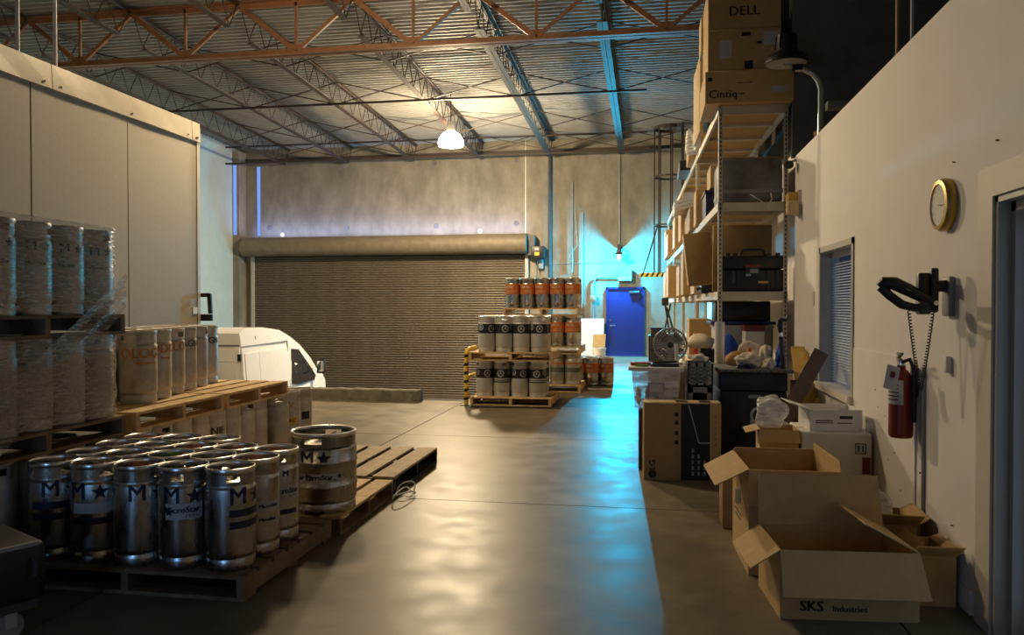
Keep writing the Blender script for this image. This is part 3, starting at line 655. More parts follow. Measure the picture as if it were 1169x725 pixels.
# ---- shrink-wrapped stack
wy = (3.51, 3.778, 4.046, 4.314, 4.582)
for t in range(3):
    z = t*(KH+PH); ps = ('bottom', 'middle', 'top')[t]
    pallet(-4.06, 4.03, z, 'weathered pallet at the %s of the shrink-wrapped keg stack' % ps, 1.28, 1.36, along='y', mat=m_wooddk)
    for k, y in enumerate(wy):
        if k == 0: continue
        dec = [('t','M',.08,.40,.2,m_black),('s',.035,.40,.85,m_black),('t','MicroStar',.03,.30,.4,m_black)] if t == 2 else ()
        keg(KEGD, -3.575, y, z+PH, 'shrink-wrapped keg, %s tier, %s from the near end' % (ps, ('','first','second','third','fourth')[k]), None, dec, G2, None, random.uniform(0,3))
        if t == 2 or k == 4: keg(KEGD, -3.845, y, z+PH, 'shrink-wrapped keg, %s tier, behind the %s of the outer row' % (ps, ('','first','second','third','fourth')[k]), None, (), G2, None, random.uniform(0,3))
def wrap(z0, z1, sag, label, x0=-4.62, x1=-3.432, y0=3.36, y1=4.722):
    mb = MB(); nz = 14; rad = .13; path = []
    for (cx, cy, a0) in ((x1-rad, y0+rad, -90), (x1-rad, y1-rad, 0), (x0+rad, y1-rad, 90), (x0+rad, y0+rad, 180)):
        for k in range(7):
            a = R(a0+15*k); path.append((cx+rad*math.cos(a), cy+rad*math.sin(a)))
    # subdivide
    full = []
    for i in range(len(path)):
        a, b = path[i], path[(i+1) % len(path)]; d = math.hypot(b[0]-a[0], b[1]-a[1]); k = max(1, int(d/.05))
        for j in range(k): full.append((a[0]+(b[0]-a[0])*j/k, a[1]+(b[1]-a[1])*j/k))
    n = len(full); vs = []; rr = random.Random(3)
    for j in range(nz+1):
        for i, (x, y) in enumerate(full):
            z = z0+(z1-z0)*j/nz; o_ = .006*math.sin(i*.9+j*1.3)+rr.uniform(-.004,.004)
            cx, cy = (x0+x1)/2, (y0+y1)/2; dx, dy = x-cx, y-cy; l = math.hypot(dx, dy); vs.append((x+dx/l*o_, y+dy/l*o_, z+(sag*math.sin(i*.11) if j in (0, nz) else 0)))
    mb.add(vs, [(j*n+i, j*n+(i+1)%n, (j+1)*n+(i+1)%n, (j+1)*n+i) for j in range(nz) for i in range(n)], 0, True)
    tag(mb.build('stretch_wrap', m_wrap), label, 'wrap', 'stretch wrap on kegs')
wrap(1.485, 2.03, .006, 'clear stretch wrap around the top tier of the left keg stack')
wrap(.815, 1.33, .006, 'clear stretch wrap around the middle tier of the left keg stack')
mb = MB(); k = 14; vs = []
for i in range(k+1):
    t = i/k; a = Vector((-3.40, 4.70, 1.74)).lerp(Vector((-3.37, 3.40, .92)), t); b = Vector((-3.41, 4.70, 1.52)).lerp(Vector((-3.36, 3.40, .55)), t)
    for j in range(7): q = a.lerp(b, j/6); vs.append((q.x+.012*math.sin(j*2.2+i*.3), q.y, q.z))
mb.add(vs, [(i*7+j, i*7+j+1, (i+1)*7+j+1, (i+1)*7+j) for i in range(k) for j in range(6)], 0, True)
tag(mb.build('stretch_wrap', m_wrap), 'diagonal twisted band of stretch wrap pulled between wrapped tiers', 'wrap', 'stretch wrap on kegs')
# ---- kegs along the cooler: lower tier
for cy, lb in ((5.37, 'lower pallet nearest the wrapped stack, under dull kegs'), (6.53, 'lower pallet under the dull kegs with faded lettering'), (7.72, 'lower pallet under the far dull kegs beside the van')):
    pallet(-4.10, cy, 0, lb, 1.36, 1.13, along='y', mat=m_wooddk)
ly_ = [4.98+.268*i for i in range(11)]; decl = {3: [('t','ÓL',.10,.33,.15,m_orangetx)], 4: [('t','GNIF',.085,.36,.30,m_black)], 6: [('s',.03,.44,.3,m_label)], 9: [('t','KC',.07,.40,.25,m_orangetx),('b',.22,.29,.05,.75,m_yellow),('t','KC',.05,.255,.4,m_black)], 10: [('b',.23,.31,.2,.9,m_black)]}
nthw = ('first','second','third','fourth','fifth','sixth','seventh','eighth','ninth','tenth','last')
for i, y in enumerate(ly_):
    x = -3.57-.012*i*(i < 8)
    keg(KEGD, x, y, PH, 'dull keg, lower tier along the cooler, %s from the near end%s' % (nthw[i], {3:', orange letters',4:', black letters',9:', yellow sticker'}.get(i,'')), None, decl.get(i, ()), G3, None, random.uniform(0,3))
for i in (8, 9, 10): keg(KEGD, -3.86, ly_[i], PH, 'dull keg, lower tier, inner row beside the %s from the near end' % nthw[i], None, (), G3, None, random.uniform(0,3))
# upper tier
for cy, lb in ((5.38, 'upper pallet carrying the dull kegs with orange letters'), (6.54, 'upper pallet with bare slats at its far end')):
    pallet(-4.09, cy, PH+KH, lb, 1.34, 1.12, along='y', mat=m_wood)
up = [('t','OLOGY',.105,.37,.35,m_orangetx), ('t','BREWING CO',.026,.30,.5,m_orangetx)]
ut = [up, [('t','ÓDO',.10,.39,.62,m_orangetx),('t','brewing',.024,.32,.7,m_orangetx)], [('t','OLO',.10,.39,.45,m_orangetx)], [('t','MAGN',.08,.40,.42,m_black)], [], [('t','MAGN',.08,.40,.35,m_black)]]
for i in range(6):
    x = -3.755-.0745*i; y = 5.32+.297*i
    keg(KEGD, x, y, 2*PH+KH, 'dull keg, upper tier along the cooler, %s from the near end%s' % (nthw[i], ', orange letters' if i < 3 else (', black letters' if i in (3,5) else '')), None, ut[i], G3, None, random.uniform(0,3))
    keg(KEGD, x-.30, y+.04, 2*PH+KH, 'dull keg, upper tier, inner row behind the %s from the near end' % nthw[i], None, (), G3, None, random.uniform(0,3))
# ---- middle stack by the dock
mat_ = MB(); mat_.bx(-.68,.68,-.52,.52,0,.018); mo_ = mat_.build('floor_plate', m_darkgrey, None, (-1.99, 12.0, 0), (0, 0, R(4))); tag(mo_, 'dark ribbed floor plate under the middle keg stack', 'plate')
for i in range(17): MB().bx(-.66+.08*i, -.64+.08*i, -.5, .5, .018, .026).build('rib', m_blackpl, mo_)
pallet(-2.02, 12.0, .026, 'pale pallet under the bottom tier of black-banded kegs', 1.22, 1.0, along='x', mat=m_wood)
pallet(-2.02, 12.0, .026+PH+KH, 'pale pallet under the upper tier of black-banded kegs', 1.26, 1.0, along='x', mat=m_wood)
for t in range(2):
    for r_ in range(2):
        for k in range(4):
            x = -2.44+.268*k+(.03 if t else 0); y = 11.68+.30*r_; z = .026+PH+t*(KH+PH)
            dec = [('b',.28,.42,-1.6,1.6,m_black,'black_band')]
            if r_ == 0: dec += [('ring',.052,.35,((.3,-.2,.4,-.1),(.55,.1,-.1,0))[t][k],m_label), ('ring',.045,.37,((-1.0,1.0,-.8,.95),(-.75,1.1,1.15,-1.1))[t][k],m_label)]
            if t == 0 and k in (1, 3): dec += [('b',.215,.232,-1.5,1.5,m_black,'thin_stripe'),('b',.245,.255,-1.5,1.5,m_black,'thin_stripe')]
            keg(KEGP, x, y, z, '%s keg with black emblem band, %s tier, %s row, %s from the left' % ('satin grey', ('bottom','upper')[t], ('front','back')[r_], cn[k] if k else 'first'), None, dec, G4, None, random.uniform(0,3))
# yellow and black guard rail
gr = empty('guard_rail', (-2.74, 11.72, 0), 0, 'yellow and black striped hoop guard at the left of the middle stack', 'guard rail')
path = [(0,0,.0),(0,0,.78),(.015,.02,.83),(.035,.08,.86),(.045,.45,.86)]
MB().tube(path, .035, 12).build('hoop_tube', m_yellow, gr)
for i in range(6): MB().tube([(-.002,0,.08+.13*i),(.002,0,.13+.13*i)], .0358, 12, caps=False).build('black_stripe', m_black, gr)
MB().tube([(0,0,.40),(.025,.1,.44),(.03,.45,.44)], .028, 10).build('mid_rail', m_yellow, gr); MB().bx(-.08,.08,-.08,.08,0,.012).build('base_plate', m_blackpl, gr)
# ---- orange stack
def oband(a=0): return [('b',.25,.43,-1.4+a,1.4+a,m_orange,'orange_band')]+[('b',.36,.40,-.9+a,-.5+a,m_kegpale,'pale_print'),('b',.36,.40,-.4+a,.2+a,m_kegpale,'pale_print'),('b',.30,.315,-.7+a,.8+a,m_kegpale,'pale_print'),('b',.275,.285,-.7+a,.6+a,m_kegpale,'pale_print')]
OX, OY = -1.86, 14.25
for t in range(3):
    pallet(OX+(.02,.02,0)[t], OY+.02, t*(KH+PH), 'pale pallet at the %s of the orange-banded keg stack' % ('bottom','middle','top')[t], 1.34, 1.12, along='x', mat=m_wood)
    for k in range(5):
        for r_ in range(2):
            if r_ == 1 and t < 2 and k < 3: continue
            dec = oband((-.1,.15,-.2,.1,0)[k]) if t else [('b',.22,.30,-1.4,1.4,M('green_band_%d%d' % (k,r_), (.10,.12,.07), .5)),('b',.36,.39,-1.4,1.4,m_orange)]
            keg(KEG if t else KEGD, OX-.536+.268*k, OY-.36+.30*r_, t*(KH+PH)+PH, 'orange-banded keg, %s tier, %s row, %s from the left' % (('bottom','middle','top')[t], ('front','back')[r_], cn[k] if k else 'first'), None, dec, G5, None, random.uniform(0,3))
for i, (x, y, lb) in enumerate(((-1.32,14.98,'orange-banded keg on the floor, leftmost by the orange stack'),(-1.05,15.0,'orange-banded keg on the floor, middle of the floor trio'),(-.78,15.04,'orange-banded keg on the floor, rightmost of the floor trio'),(-1.19,15.28,'orange-banded keg on the floor, behind the left pair'),(-.91,15.31,'orange-banded keg on the floor, behind the right pair'))):
    keg(KEG, x, y, 0, lb, None, oband((.2,-.2,.1,0,0)[i]), G5, None, random.uniform(0,3))
wrap2 = None
# ================================================================== BACK WALL FITTINGS
d1 = S(empty('door_1', (-1.25, YB, 0)))
DW, DH = 1.13, 2.06
mb = MB(); mb.bx(0, .06, -.06, 0, 0, DH); mb.bx(DW-.06, DW, -.06, 0, 0, DH); mb.bx(0, DW, -.06, 0, DH-.06, DH); mb.build('door_frame', m_bluedoor, d1)
MB().bx(.06, DW-.06, -.035, -.005, .01, DH-.06).build('door_leaf', m_bluedoor, d1)
MB().cyl((.15,-.035,.92),(.15,-.09,.92),.03,n=12).tube([(.15,-.085,.92),(.27,-.085,.92)], .013, 8).build('lever_handle', m_chrome, d1)
MB().cyl((.14,-.035,1.08),(.14,-.055,1.08),.03,n=12).build('deadbolt', m_chrome, d1)
MB().bx(.68, .98, -.10, -.035, 1.88, 1.95).tube([(.80,-.09,1.91),(.98,-.22,1.93),(.95,-.06,1.70)], .012, 6).build('door_closer', m_darkgrey, d1)
MB().bx(.0, DW, -.14, 0, 0, .012).build('threshold', m_chrome, d1)
# cyan wall lamp
wl = empty('wall_lamp', (-.86, YB, 3.02), 0, 'dark hooded wall lamp shining cyan light above the blue door', 'lamp')
MB().lathe([(.0,.14),(.06,.14),(.07,.06),(.17,-.02),(.165,-.03),(.06,.04),(0,.05)], 20, (0,-.30,0)).build('hood', m_darkgrey, wl)
MB().cyl((0,-.30,.02),(0,-.30,-.10),.05,n=16).lathe([(.0,-.16),(.035,-.15),(.05,-.10)], 16, (0,-.30,0)).build('bulb', EM('cyan_glow', (.16,.66,1.0), 30), wl)
MB().tube([(0,-.30,.14),(0,-.30,.22),(0,-.06,.22)], .02, 8).bx(-.06,.06,-.06,0,.14,.30).build('mounting_arm', m_darkgrey, wl)
pl = bpy.data.lights.new('wall_lamp_light', 'POINT'); pl.energy = WALLPACK; pl.color = (.0,.58,1.0); pl.shadow_soft_size = .05
plo = bpy.data.objects.new('wall_lamp_light', pl); COL.objects.link(plo); plo.location = (-.86, YB-.30, 2.80)
# grey box over the door, conduits
sg = empty('junction_box', (-.62, YB, 2.24), 0, 'small grey junction box just above the blue door', 'box')
MB().bbx(-.26, .08, -.14, 0, 0, .12, .01).build('lower_case', m_grey, sg); MB().bx(.06,.12,-.14,0,0,.34).build('upright', m_grey, sg)
def conduit(pts, r, label, mat=m_pipe):
    tag(MB().tube(pts, r, 8).build('conduit', mat), label, 'pipe', 'conduits on the back wall')
yc = YB-.05
conduit([(-2.93,yc-.03,1.0),(-2.93,yc-.03,6.1)], .055, 'thick dark pipe rising from the middle stack to the roof', m_darkgrey)
conduit([(-2.25,yc,2.5),(-2.25,yc,5.2)], .018, 'thin conduit running up the back wall right of the thick pipe')
conduit([(-1.95,yc,1.15),(-1.95,yc,4.3)], .022, 'conduit rising behind the white panel, left of the bent conduit')
conduit([(-1.62,yc,1.1),(-1.62,yc,1.9),(-1.62,yc,2.2),(-1.55,yc,2.33),(-1.45,yc,2.36),(-.88,yc,2.36)], .02, 'bent conduit with a switch box running towards the junction box')
conduit([(-.86,yc,3.32),(-.86,yc,6.2)], .014, 'slim conduit dropping from the roof to the cyan wall lamp')
conduit([(-3.0,yc,2.77),(-.95,yc,2.80)], .008, 'thin horizontal cable across the back wall above the blue door')
conduit([(-2.2,yc-.035,2.85),(-2.35,yc-.035,3.0),(-2.1,yc-.035,3.3),(-2.2,yc-.035,4.6)], .006, 'thin looped cable beside the thin conduit')
sb = MB().bbx(-1.72,-1.54,YB-.16,YB-.073,1.62,1.82,.01).build('switch_box', m_grey); tag(sb, 'small grey switch box on the bent conduit', 'switch')
tag(MB().bbx(-3.30,-3.12,YB-.14,YB,2.62,2.9,.01).build('control_box', m_grey), 'grey control box on the wall right of the shutter', 'box')
# white leaning panel, bucket with a carton scrap
tag(MB().box((0,0,.56),(.80,.03,1.12),(R(-3),0,0)).build('white_board', m_cardwhite, None, (-1.70, YB-.22, 0.01)), 'white board leaning on the back wall left of the blue door', 'panel')
bk = empty('bucket', (-1.28, 20.8, 0), 0, 'white plastic bucket standing left of the blue door', 'bucket')
MB().lathe([(0,.0),(.15,0),(.175,.36),(.185,.36),(.185,.40),(.165,.40),(.145,.03),(0,.03)], 20).build('pail', m_cardwhite, bk)
MB().tube([(.18*math.cos(t/8*math.pi), -.02-.04*math.sin(t/8*math.pi), .36-.16*math.sin(t/8*math.pi)) for t in range(9)], .005, 6).build('handle', m_grey, bk)
tag(MB().sheet((-.17,0,0),(.15,.06,.02),(.17,.1,.36),(-.16,.05,.35),.02).build('carton_scrap', m_cardpale, None, (-1.28, 20.76, .40)), 'tan carton piece sticking up out of the white bucket', 'cardboard')
# caged ladder
ld = empty('caged_ladder', (.50, 22.45, 2.2), R(-90), 'rust brown caged ladder climbing from a striped bar to the roof', 'ladder')
H_ = 4.35
for x in (-.26, .26): MB().beam((x,.42,-.1),(x,.42,H_),.05,.07).build('side_rail', m_steel2, ld)
for i in range(14): MB().tube([(-.26,.42,.1+.31*i),(.26,.42,.1+.31*i)], .014, 6).build('rung', m_steel2, ld)
def hoopp(z): return [(.40*math.cos(R(a)), .05+.40*math.sin(R(a)), z) for a in range(150, 391, 15)]
for z in (.2, 1.55, 2.9, 4.25): 
    mb = MB(); pts = hoopp(z)
    for i in range(len(pts)-1): mb.beam(pts[i], pts[i+1], .012, .09 if z > 4 else .05)
    mb.build('cage_hoop', m_steel2, ld)
for a in (165, 215, 265, 315, 365): MB().beam((.40*math.cos(R(a)), .05+.40*math.sin(R(a)), .2),(.40*math.cos(R(a)), .05+.40*math.sin(R(a)), 4.25),.04,.012).build('cage_strap', m_steel2, ld)
MB().beam((.42,-.75,.16),(.42,-.05,.16),.05,.11).build('striped_bar', m_yellow, ld)
for i in range(5): MB().prism([(-.74+.14*i,.106),(-.68+.14*i,.106),(-.62+.14*i,.214),(-.68+.14*i,.214)], .40, .448, ax='x').build('black_stripe', m_black, ld)
MB().tube([(.40,-.65,.2),(.33,-.25,1.55)], .02, 6).build('stay_rod', m_steel2, ld)
# black workbench gear right of the door
cb = empty('black_cabinet', (.42, 16.3, 0), 0, 'black equipment cabinet standing right of the blue door', 'cabinet')
MB().bbx(-.42,.15,-.3,.3,0,.92,.015).build('body', m_blackpl, cb)
for z in (.08,.36,.64): MB().bbx(-.39,.12,-.315,-.3,z,z+.24,.008).build('drawer', m_darkgrey, cb); 
tag(MB().bbx(-.12,.12,-.1,.1,0,.14,.02).bx(-.14,.14,-.12,.12,.14,.155).build('kettle_box', m_darkgrey, None, (.16, 16.2, .92)), 'small dark box with a flat lid on the black cabinet', 'box')
# green-lit scraper / folded stand
gs = empty('folded_stand', (.30, 16.25, .937), 0, 'dark folded tripod stand leaning on the black cabinet', 'stand')
for i, (a, b) in enumerate((((0,0,0),(.14,.05,.62)), ((.12,0,0),(.02,.05,.66)), ((.2,0,.05),(.06,.05,.55)))): MB().tube([a, b], .018, 8).build('leg', m_darkgrey, gs)
MB().bbx(-.04,.10,0,.10,.58,.74,.02).build('head', m_darkgrey, gs)
# ================================================================== STEEL RACKS
RX, RYS = .77, 9.15; SKEW = R(1.3); RW, RL = .75, 3.05
LEV = [.20, .78, 1.68, 2.68, 3.76]
def rack_pt(s, side): return RX-math.sin(SKEW)*s+(RW if side else 0)
hole_m = M('rack_slot_dark', (.05,.045,.04), .8)
for k in range(4):
    s0 = k*(RL+.06); o = empty('steel_rack', (RX-math.sin(SKEW)*s0, RYS+s0, 0), SKEW, 'cream slotted steel rack, %s' % ('nearest one, carrying the black hard case','second from the office wall','third from the office wall','farthest one, beside the caged ladder')[k], 'rack', 'steel racks')
    for x in (0, RW-.045):
        for y in (0, RL-.045):
            p_ = MB().bx(x, x+.045, y, y+.004, 0, 3.755).bx(x if x == 0 else x+.041, x+.004 if x == 0 else x+.045, y, y+.045, 0, 3.755).build('post', m_rack, o)
            if k == 0 and y == 0:
                mb = MB()
                for i in range(73): mb.bx(x+.016, x+.030, -.0015, .002, .05+i*.05, .078+i*.05)
                tag(mb.build('slot_holes', hole_m, p_), kind='stuff')
    for z in LEV:
        sh = MB().bx(.01, RW-.01, .01, RL-.01, z-.02, z).build('shelf_board', m_shelf, o)
        for y in (0, RL-.03): MB().bx(0, RW, y, y+.03, z-.10, z-.0).build('end_beam', m_rack, o)
        for x in (-.005, RW-.025): MB().bx(x, x+.03, 0, RL, z-.09, z).build('side_beam', m_rack, o)
        if k < 2:
            for y in (.8, 1.6, 2.4): MB().bx(.02, RW-.02, y, y+.04, z-.06, z-.02).build('cross_support', m_rack, o)
def carton(x0, x1, y0, y1, z0, h, label, mat=m_card, rz=0, cat='box', prints=(), group=None, tape=True, b=.006, name='carton'):
    """closed carton; origin at base centre; prints = (text, size, u, v, mat[, face]) on the side facing the camera"""
    cx, cy = (x0+x1)/2, (y0+y1)/2; w, d = x1-x0, y1-y0
    o = empty(name, (cx, cy, z0), rz, label, cat, group)
    MB().bbx(-w/2, w/2, -d/2, d/2, 0, h, b, 1).build('carton_body', mat, o)
    if tape:
        mb = MB(); mb.bx(-w/2+.002, w/2-.002, -.03, .03, h, h+.0012); mb.bx(-w/2-.0012, -w/2, -.03, .03, h-.08, h); mb.build('tape', m_cardpale, o)
    for n_, p in enumerate(prints):
        if p[0] == 'lab': MB().bx(p[1]-p[3]/2, p[1]+p[3]/2, -d/2-.0015-.0006*n_, -d/2+.001, p[2]-p[4]/2, p[2]+p[4]/2).build('paper_label', m_label, o)
        elif p[0] == 'bar': MB().bx(p[1]-p[3]/2, p[1]+p[3]/2, -d/2-.0015-.0006*n_, -d/2+.001, p[2]-p[4]/2, p[2]+p[4]/2).build('printed_mark', m_black, o)
        else: text(p[0], p[1], p[4] if len(p) > 4 else m_black, o, (p[2], -d/2-.002, p[3]), (R(90), R(p[5]) if len(p) > 5 else 0, 0), bold=p[1]*.02)
    return o
def at(u, y): return P(u, 348, y=y).x
# --- top of the nearest rack
T0 = LEV[4]+.005
a, b_ = at(804,9.05), at(905,9.05)
carton(a, b_, 9.05, 9.95, T0, .36, 'bottom carton of the top-shelf stack, printed Cintiq', m_card, 0, prints=(('Cintiq',.125,-.28,.10),('lab',.32,.14,.15,.07),('bar',-.42,.27,.05,.04),('bar',-.05,.22,.16,.006),('bar',-.08,.10,.07,.01)))
carton(at(807,9.08), at(890,9.08), 9.08, 9.9, T0+.362, .46, 'middle carton of the top-shelf stack with two paper labels', m_card, 0, prints=(('lab',-.20,.24,.13,.2),('lab',.29,.34,.17,.15),('bar',.02,.40,.10,.04),('bar',.05,.06,.09,.09),('bar',.16,.30,.05,.03)))
carton(at(807,9.1), at(890,9.1), 9.1, 9.9, T0+.824, .48, 'top carton of the top-shelf stack, printed DELL', m_card, 0, prints=(('DELL',.15,.0,.20),('bar',.36,.36,.03,.03)))
carton(at(799,9.95), at(806,9.95)+.2, 9.92, 10.3, T0+.86, .42, 'carton set back behind the DELL carton near the roof', m_cardpale, 0)
# flat wrapped items behind, boxes on the top shelf further back
tag(MB().bbx(-.03,.03,-.5,.5,0,.98,.01).build('flat_panel_carton', m_cardpale, None, (.66, 11.0, T0+.01), (0,0,SKEW)), 'tall flat pale carton standing on the top shelf behind the stack', 'box')
carton(.80, 1.3, 10.4, 11.4, T0, .55, 'brown carton on the top shelf beside the tall flat carton', m_carddk)
carton(.60, 1.1, 12.5, 13.2, T0, .42, 'square carton on the top shelf beyond the tall flat carton', m_card)
carton(.50, 1.0, 13.4, 14.4, T0, .16, 'low dark tray on the top shelf beyond the square carton', m_blackpl, tape=False)
def lumps(name, mat, c, size, label, cat, seed=0, sub=3, amp=.25, group=None, fl=True, fr=(2,6)):
    bm = bmesh.new(); bmesh.ops.create_icosphere(bm, subdivisions=sub, radius=1); rr = random.Random(seed)
    ph = [(Vector((rr.uniform(-1,1), rr.uniform(-1,1), rr.uniform(-1,1))).normalized()*rr.uniform(*fr), rr.uniform(0,6), rr.uniform(.4,1)) for _ in range(12)]
    for v in bm.verts:
        d = v.co.copy(); k = 1+amp*sum(w*math.sin(q.dot(d)+p) for q, p, w in ph)/3
        v.co = Vector((d.x*size[0]*k, d.y*size[1]*k, (d.z*k)*size[2]))
        if fl: v.co.z = max(v.co.z+size[2]*.75, 0)
    for f in bm.faces: f.smooth = True
    me = bpy.data.meshes.new(name); bm.to_mesh(me); bm.free()
    return tag(link(name, me, mat, None, c), label, cat, group)
lumps('plastic_sheet', m_bag, (.66, 12.0, T0+.0), (.10,.22,.22), 'crumpled clear plastic sheet hanging off the top shelf edge', 'plastic', 4, 3, .4)
# white light fixture trays sticking out under the top shelf
for i, (s, z) in enumerate(((4.6,3.15),(4.7,3.22),(4.8,3.29))):
    tag(MB().box((0,0,0),(.42,.9,.05),(0,R(-14),0)).build('lamp_tray', m_cardwhite, None, (.62, RYS+s, z)), 'white lamp tray jutting from the rack, %s of the pile' % ('bottom','middle','top')[i], 'tray', 'white lamp trays')
carton(.62, 1.2, 12.45, 14.2, LEV[3]+.002, .36, 'carton under the white lamp trays on the rack', m_carddk)
# --- second shelf: wrapped block, dark bins
wp = tag(MB().bbx(-.35,.33,-.42,.42,0,.50,.03,3).build('wrapped_pack', M('dark_wrapped_pack', (.17,.165,.155), .3, var=.45, scale=4, bump=.5), None, (1.145, 9.66, LEV[3]+.004)), 'large pack in dark crinkled plastic on the third rack shelf', 'pack')
MB().bx(-.355,.335,-.425,.425,.11,.15).build('tape_band', m_grey, wp)
MB().tube([(-.02,-.44,.09),(.06,-.53,.02),(.15,-.535,-.05),(.20,-.53,.02),(.20,-.44,.10)], .006, 6).build('loose_cord', m_cardwhite, wp)
tag(MB().bx(-.34,.34,-.4,.4,0,.006).box((0,-.0,.014),(.62,.7,.016)).build('paper_sheet', m_carddk, None, (1.14, 9.66, LEV[3]+.506)), 'brown sheet lying on the wrapped pack', 'cardboard')
def bin_(x0,x1,y0,y1,z,h,mat,label,name='storage_bin'):
    o = empty(name, ((x0+x1)/2,(y0+y1)/2,z), 0, label, 'bin'); w, d = (x1-x0)/2, (y1-y0)/2
    mb = MB(); t = .012
    mb.bx(-w,w,-d,-d+t,0,h).bx(-w,w,d-t,d,0,h).bx(-w,-w+t,-d,d,0,h).bx(w-t,w,-d,d,0,h).bx(-w,w,-d,d,0,t); mb.build('tub', mat, o)
    MB().bx(-w-.015,w+.015,-d-.015,-d+t,h-.03,h).bx(-w-.015,w+.015,d-t,d+.015,h-.03,h).bx(-w-.015,-w+t,-d,d,h-.03,h).bx(w-t,w+.015,-d,d,h-.03,h).build('lip', mat, o); return o
bin_(.74,1.3,10.7,11.5,LEV[3]+.002,.36,M('indigo_bin',(.035,.03,.085),.5),'dark indigo storage bin on the shelf behind the wrapped pack')
carton(.80,1.3,10.75,11.4,LEV[3]+.40,.30,'small pale carton resting in the indigo bin',m_cardpale)
carton(.66,1.2,11.54,12.12,LEV[3]+.002,.5,'brown carton beyond the indigo bin',m_card)
# --- black hard case on the middle shelf
hc = empty('hard_case', (1.15, 9.42, LEV[2]+.004), 0, 'black ribbed hard case with handle and sticker on the rack', 'case')
MB().bbx(-.345,.345,-.22,.24,0,.245,.025,3).build('base_shell', m_blackpl, hc); MB().bbx(-.345,.345,-.22,.24,.25,.40,.025,3).build('lid', m_blackpl, hc)
for x in (-.26,-.16,.16,.26): MB().bbx(x-.015,x+.015,-.232,-.2,.02,.235,.006).build('rib', m_blackpl, hc)
for x in (-.27,.27,-.19,.17): MB().bbx(x-.025,x+.025,-.238,-.21,.375,.43,.006).build('latch', m_blackpl, hc)
MB().tube([(-.14,-.19,.39),(-.12,-.21,.455),(-.09,-.21,.47),(.09,-.21,.47),(.12,-.21,.455),(.14,-.19,.39)], .014, 8).build('handle', m_blackpl, hc)
st = MB().bx(-.075,.075,-.236,-.232,.17,.30).build('sticker', m_navy, hc); MB().bx(-.075,.075,-.2375,-.235,.27,.30).build('red_stripe', m_red, st); MB().bx(-.075,-.02,-.2375,-.235,.17,.195).build('white_stripe', m_label, st); MB().bx(-.03,.06,-.2375,-.235,.205,.25).build('blue_picture', m_pipe, st)
text('PELICAN', .035, m_grey, hc, (-.205,-.234,.16), (R(90),R(-90),0)); 
MB().bx(.06,.17,-.236,-.232,.09,.115).build('badge', m_plywood, hc)
# big carton panels behind and beside the case
tag(MB().bbx(-.34,.34,-.04,.04,0,.80,.01).build('flat_carton', m_carddk, None, (1.10, 9.86, LEV[2]+.01), (R(6),R(0),0)), 'large flat brown carton standing behind the black hard case', 'box')
lc = tag(MB().bbx(-.17,.17,-.045,.045,0,.66,.008).build('leaning_carton', m_carddk, None, (.66, 10.15, LEV[2]+.10), (R(-6),R(-5),R(8))), 'tilted flat carton jutting out left of the black hard case', 'box')
MB().bx(-.176,-.168,-.044,.044,.01,.65).build('pale_edge', m_cardpale, lc)
tag(MB().bbx(-.2,.3,-.2,.2,0,.12,.02).tube([(-.25,-.1,.05),(.1,-.2,.13)],.02,6).build('black_bundle', m_blackpl, None, (.86, 10.5, LEV[2]+.002)), 'black cable bundle on the shelf behind the tilted carton', 'cable')
for i, (s, x, w_, d_, h_, mt, lb) in enumerate(((2.2,.62,.5,.7,.58,m_cardpale,'tall pale carton on the middle shelf, first past the tilted carton'),(3.4,.52,.5,.6,.66,m_card,'tall tan carton on the middle shelf, second past the tilted carton'),(4.6,.50,.5,.8,.52,m_cardpale,'pale carton on the middle shelf, third past the tilted carton'),(6.4,.36,.5,.9,.60,m_card,'tan carton on the middle shelf, fourth past the tilted carton'),(8.1,.34,.5,.9,.55,m_cardpale,'farthest pale carton on the middle shelf'))):
    carton(x, x+w_, RYS+s, RYS+s+d_, LEV[2]+.006, h_, lb, mt, SKEW)
for i, (s, x, w_, d_, h_, mt, lb) in enumerate(((5.2,.55,.5,.7,.5,m_card,'tan carton on the upper shelf under the far trays'),(7.0,.50,.5,.8,.6,m_cardpale,'pale carton on the upper shelf in the third rack'),(9.55,.42,.5,.9,.5,m_card,'tan carton on the upper shelf in the far rack'),(10.7,.40,.5,.9,.7,m_carddk,'brown carton on the upper shelf at the far rack end'))):
    carton(x, x+w_, RYS+s, RYS+s+d_, LEV[3]+.006, h_, lb, mt, SKEW)
# --- low shelf contents
L1 = LEV[1]+.004
carton(.56,.86,11.3,12.1,L1,.55,'upright tan carton on the low shelf behind the red tube',m_card)
carton(.80,1.4,12.4,13.2,L1,.5,'brown carton at the back of the low shelf',m_carddk)
bin_(.80,1.46,9.8,10.5,L1,.50,M('white_bin',(.55,.55,.56),.5),'white storage bin on the low shelf behind the helmet-shaped bag')
tag(MB().bbx(-.38,.38,-.35,.35,0,.035,.01).build('bin_lid', M('navy_lid',(.02,.035,.15),.5), None, (1.12,10.15,L1+.51)), 'navy blue lid on the white storage bin', 'lid')
tag(MB().bbx(-.34,.30,-.3,.3,0,.24,.01).build('black_crate', m_blackpl, None, (1.14,10.15,L1+.55)), 'black box on the navy lid under the shelf', 'box')
carton(1.10,1.32,9.45,9.75,L1,.44,'white carton with a red top band on the low shelf',m_cardwhite,prints=(('bar',0,.25,.20,.012),('bar',.03,.15,.12,.01)))
tag(MB().bx(-.112,.112,-.152,.152,0,.07).build('red_tray', M('maroon_tray',(.16,.03,.025),.6), None, (1.21,9.60,L1+.442)), 'maroon tray on the white carton', 'tray')
lumps('blue_bag', m_bluecl, (.93, 9.52, L1+.0), (.13,.15,.23), 'bright blue rounded fabric bag on the low shelf', 'bag', 11, 3, .10)
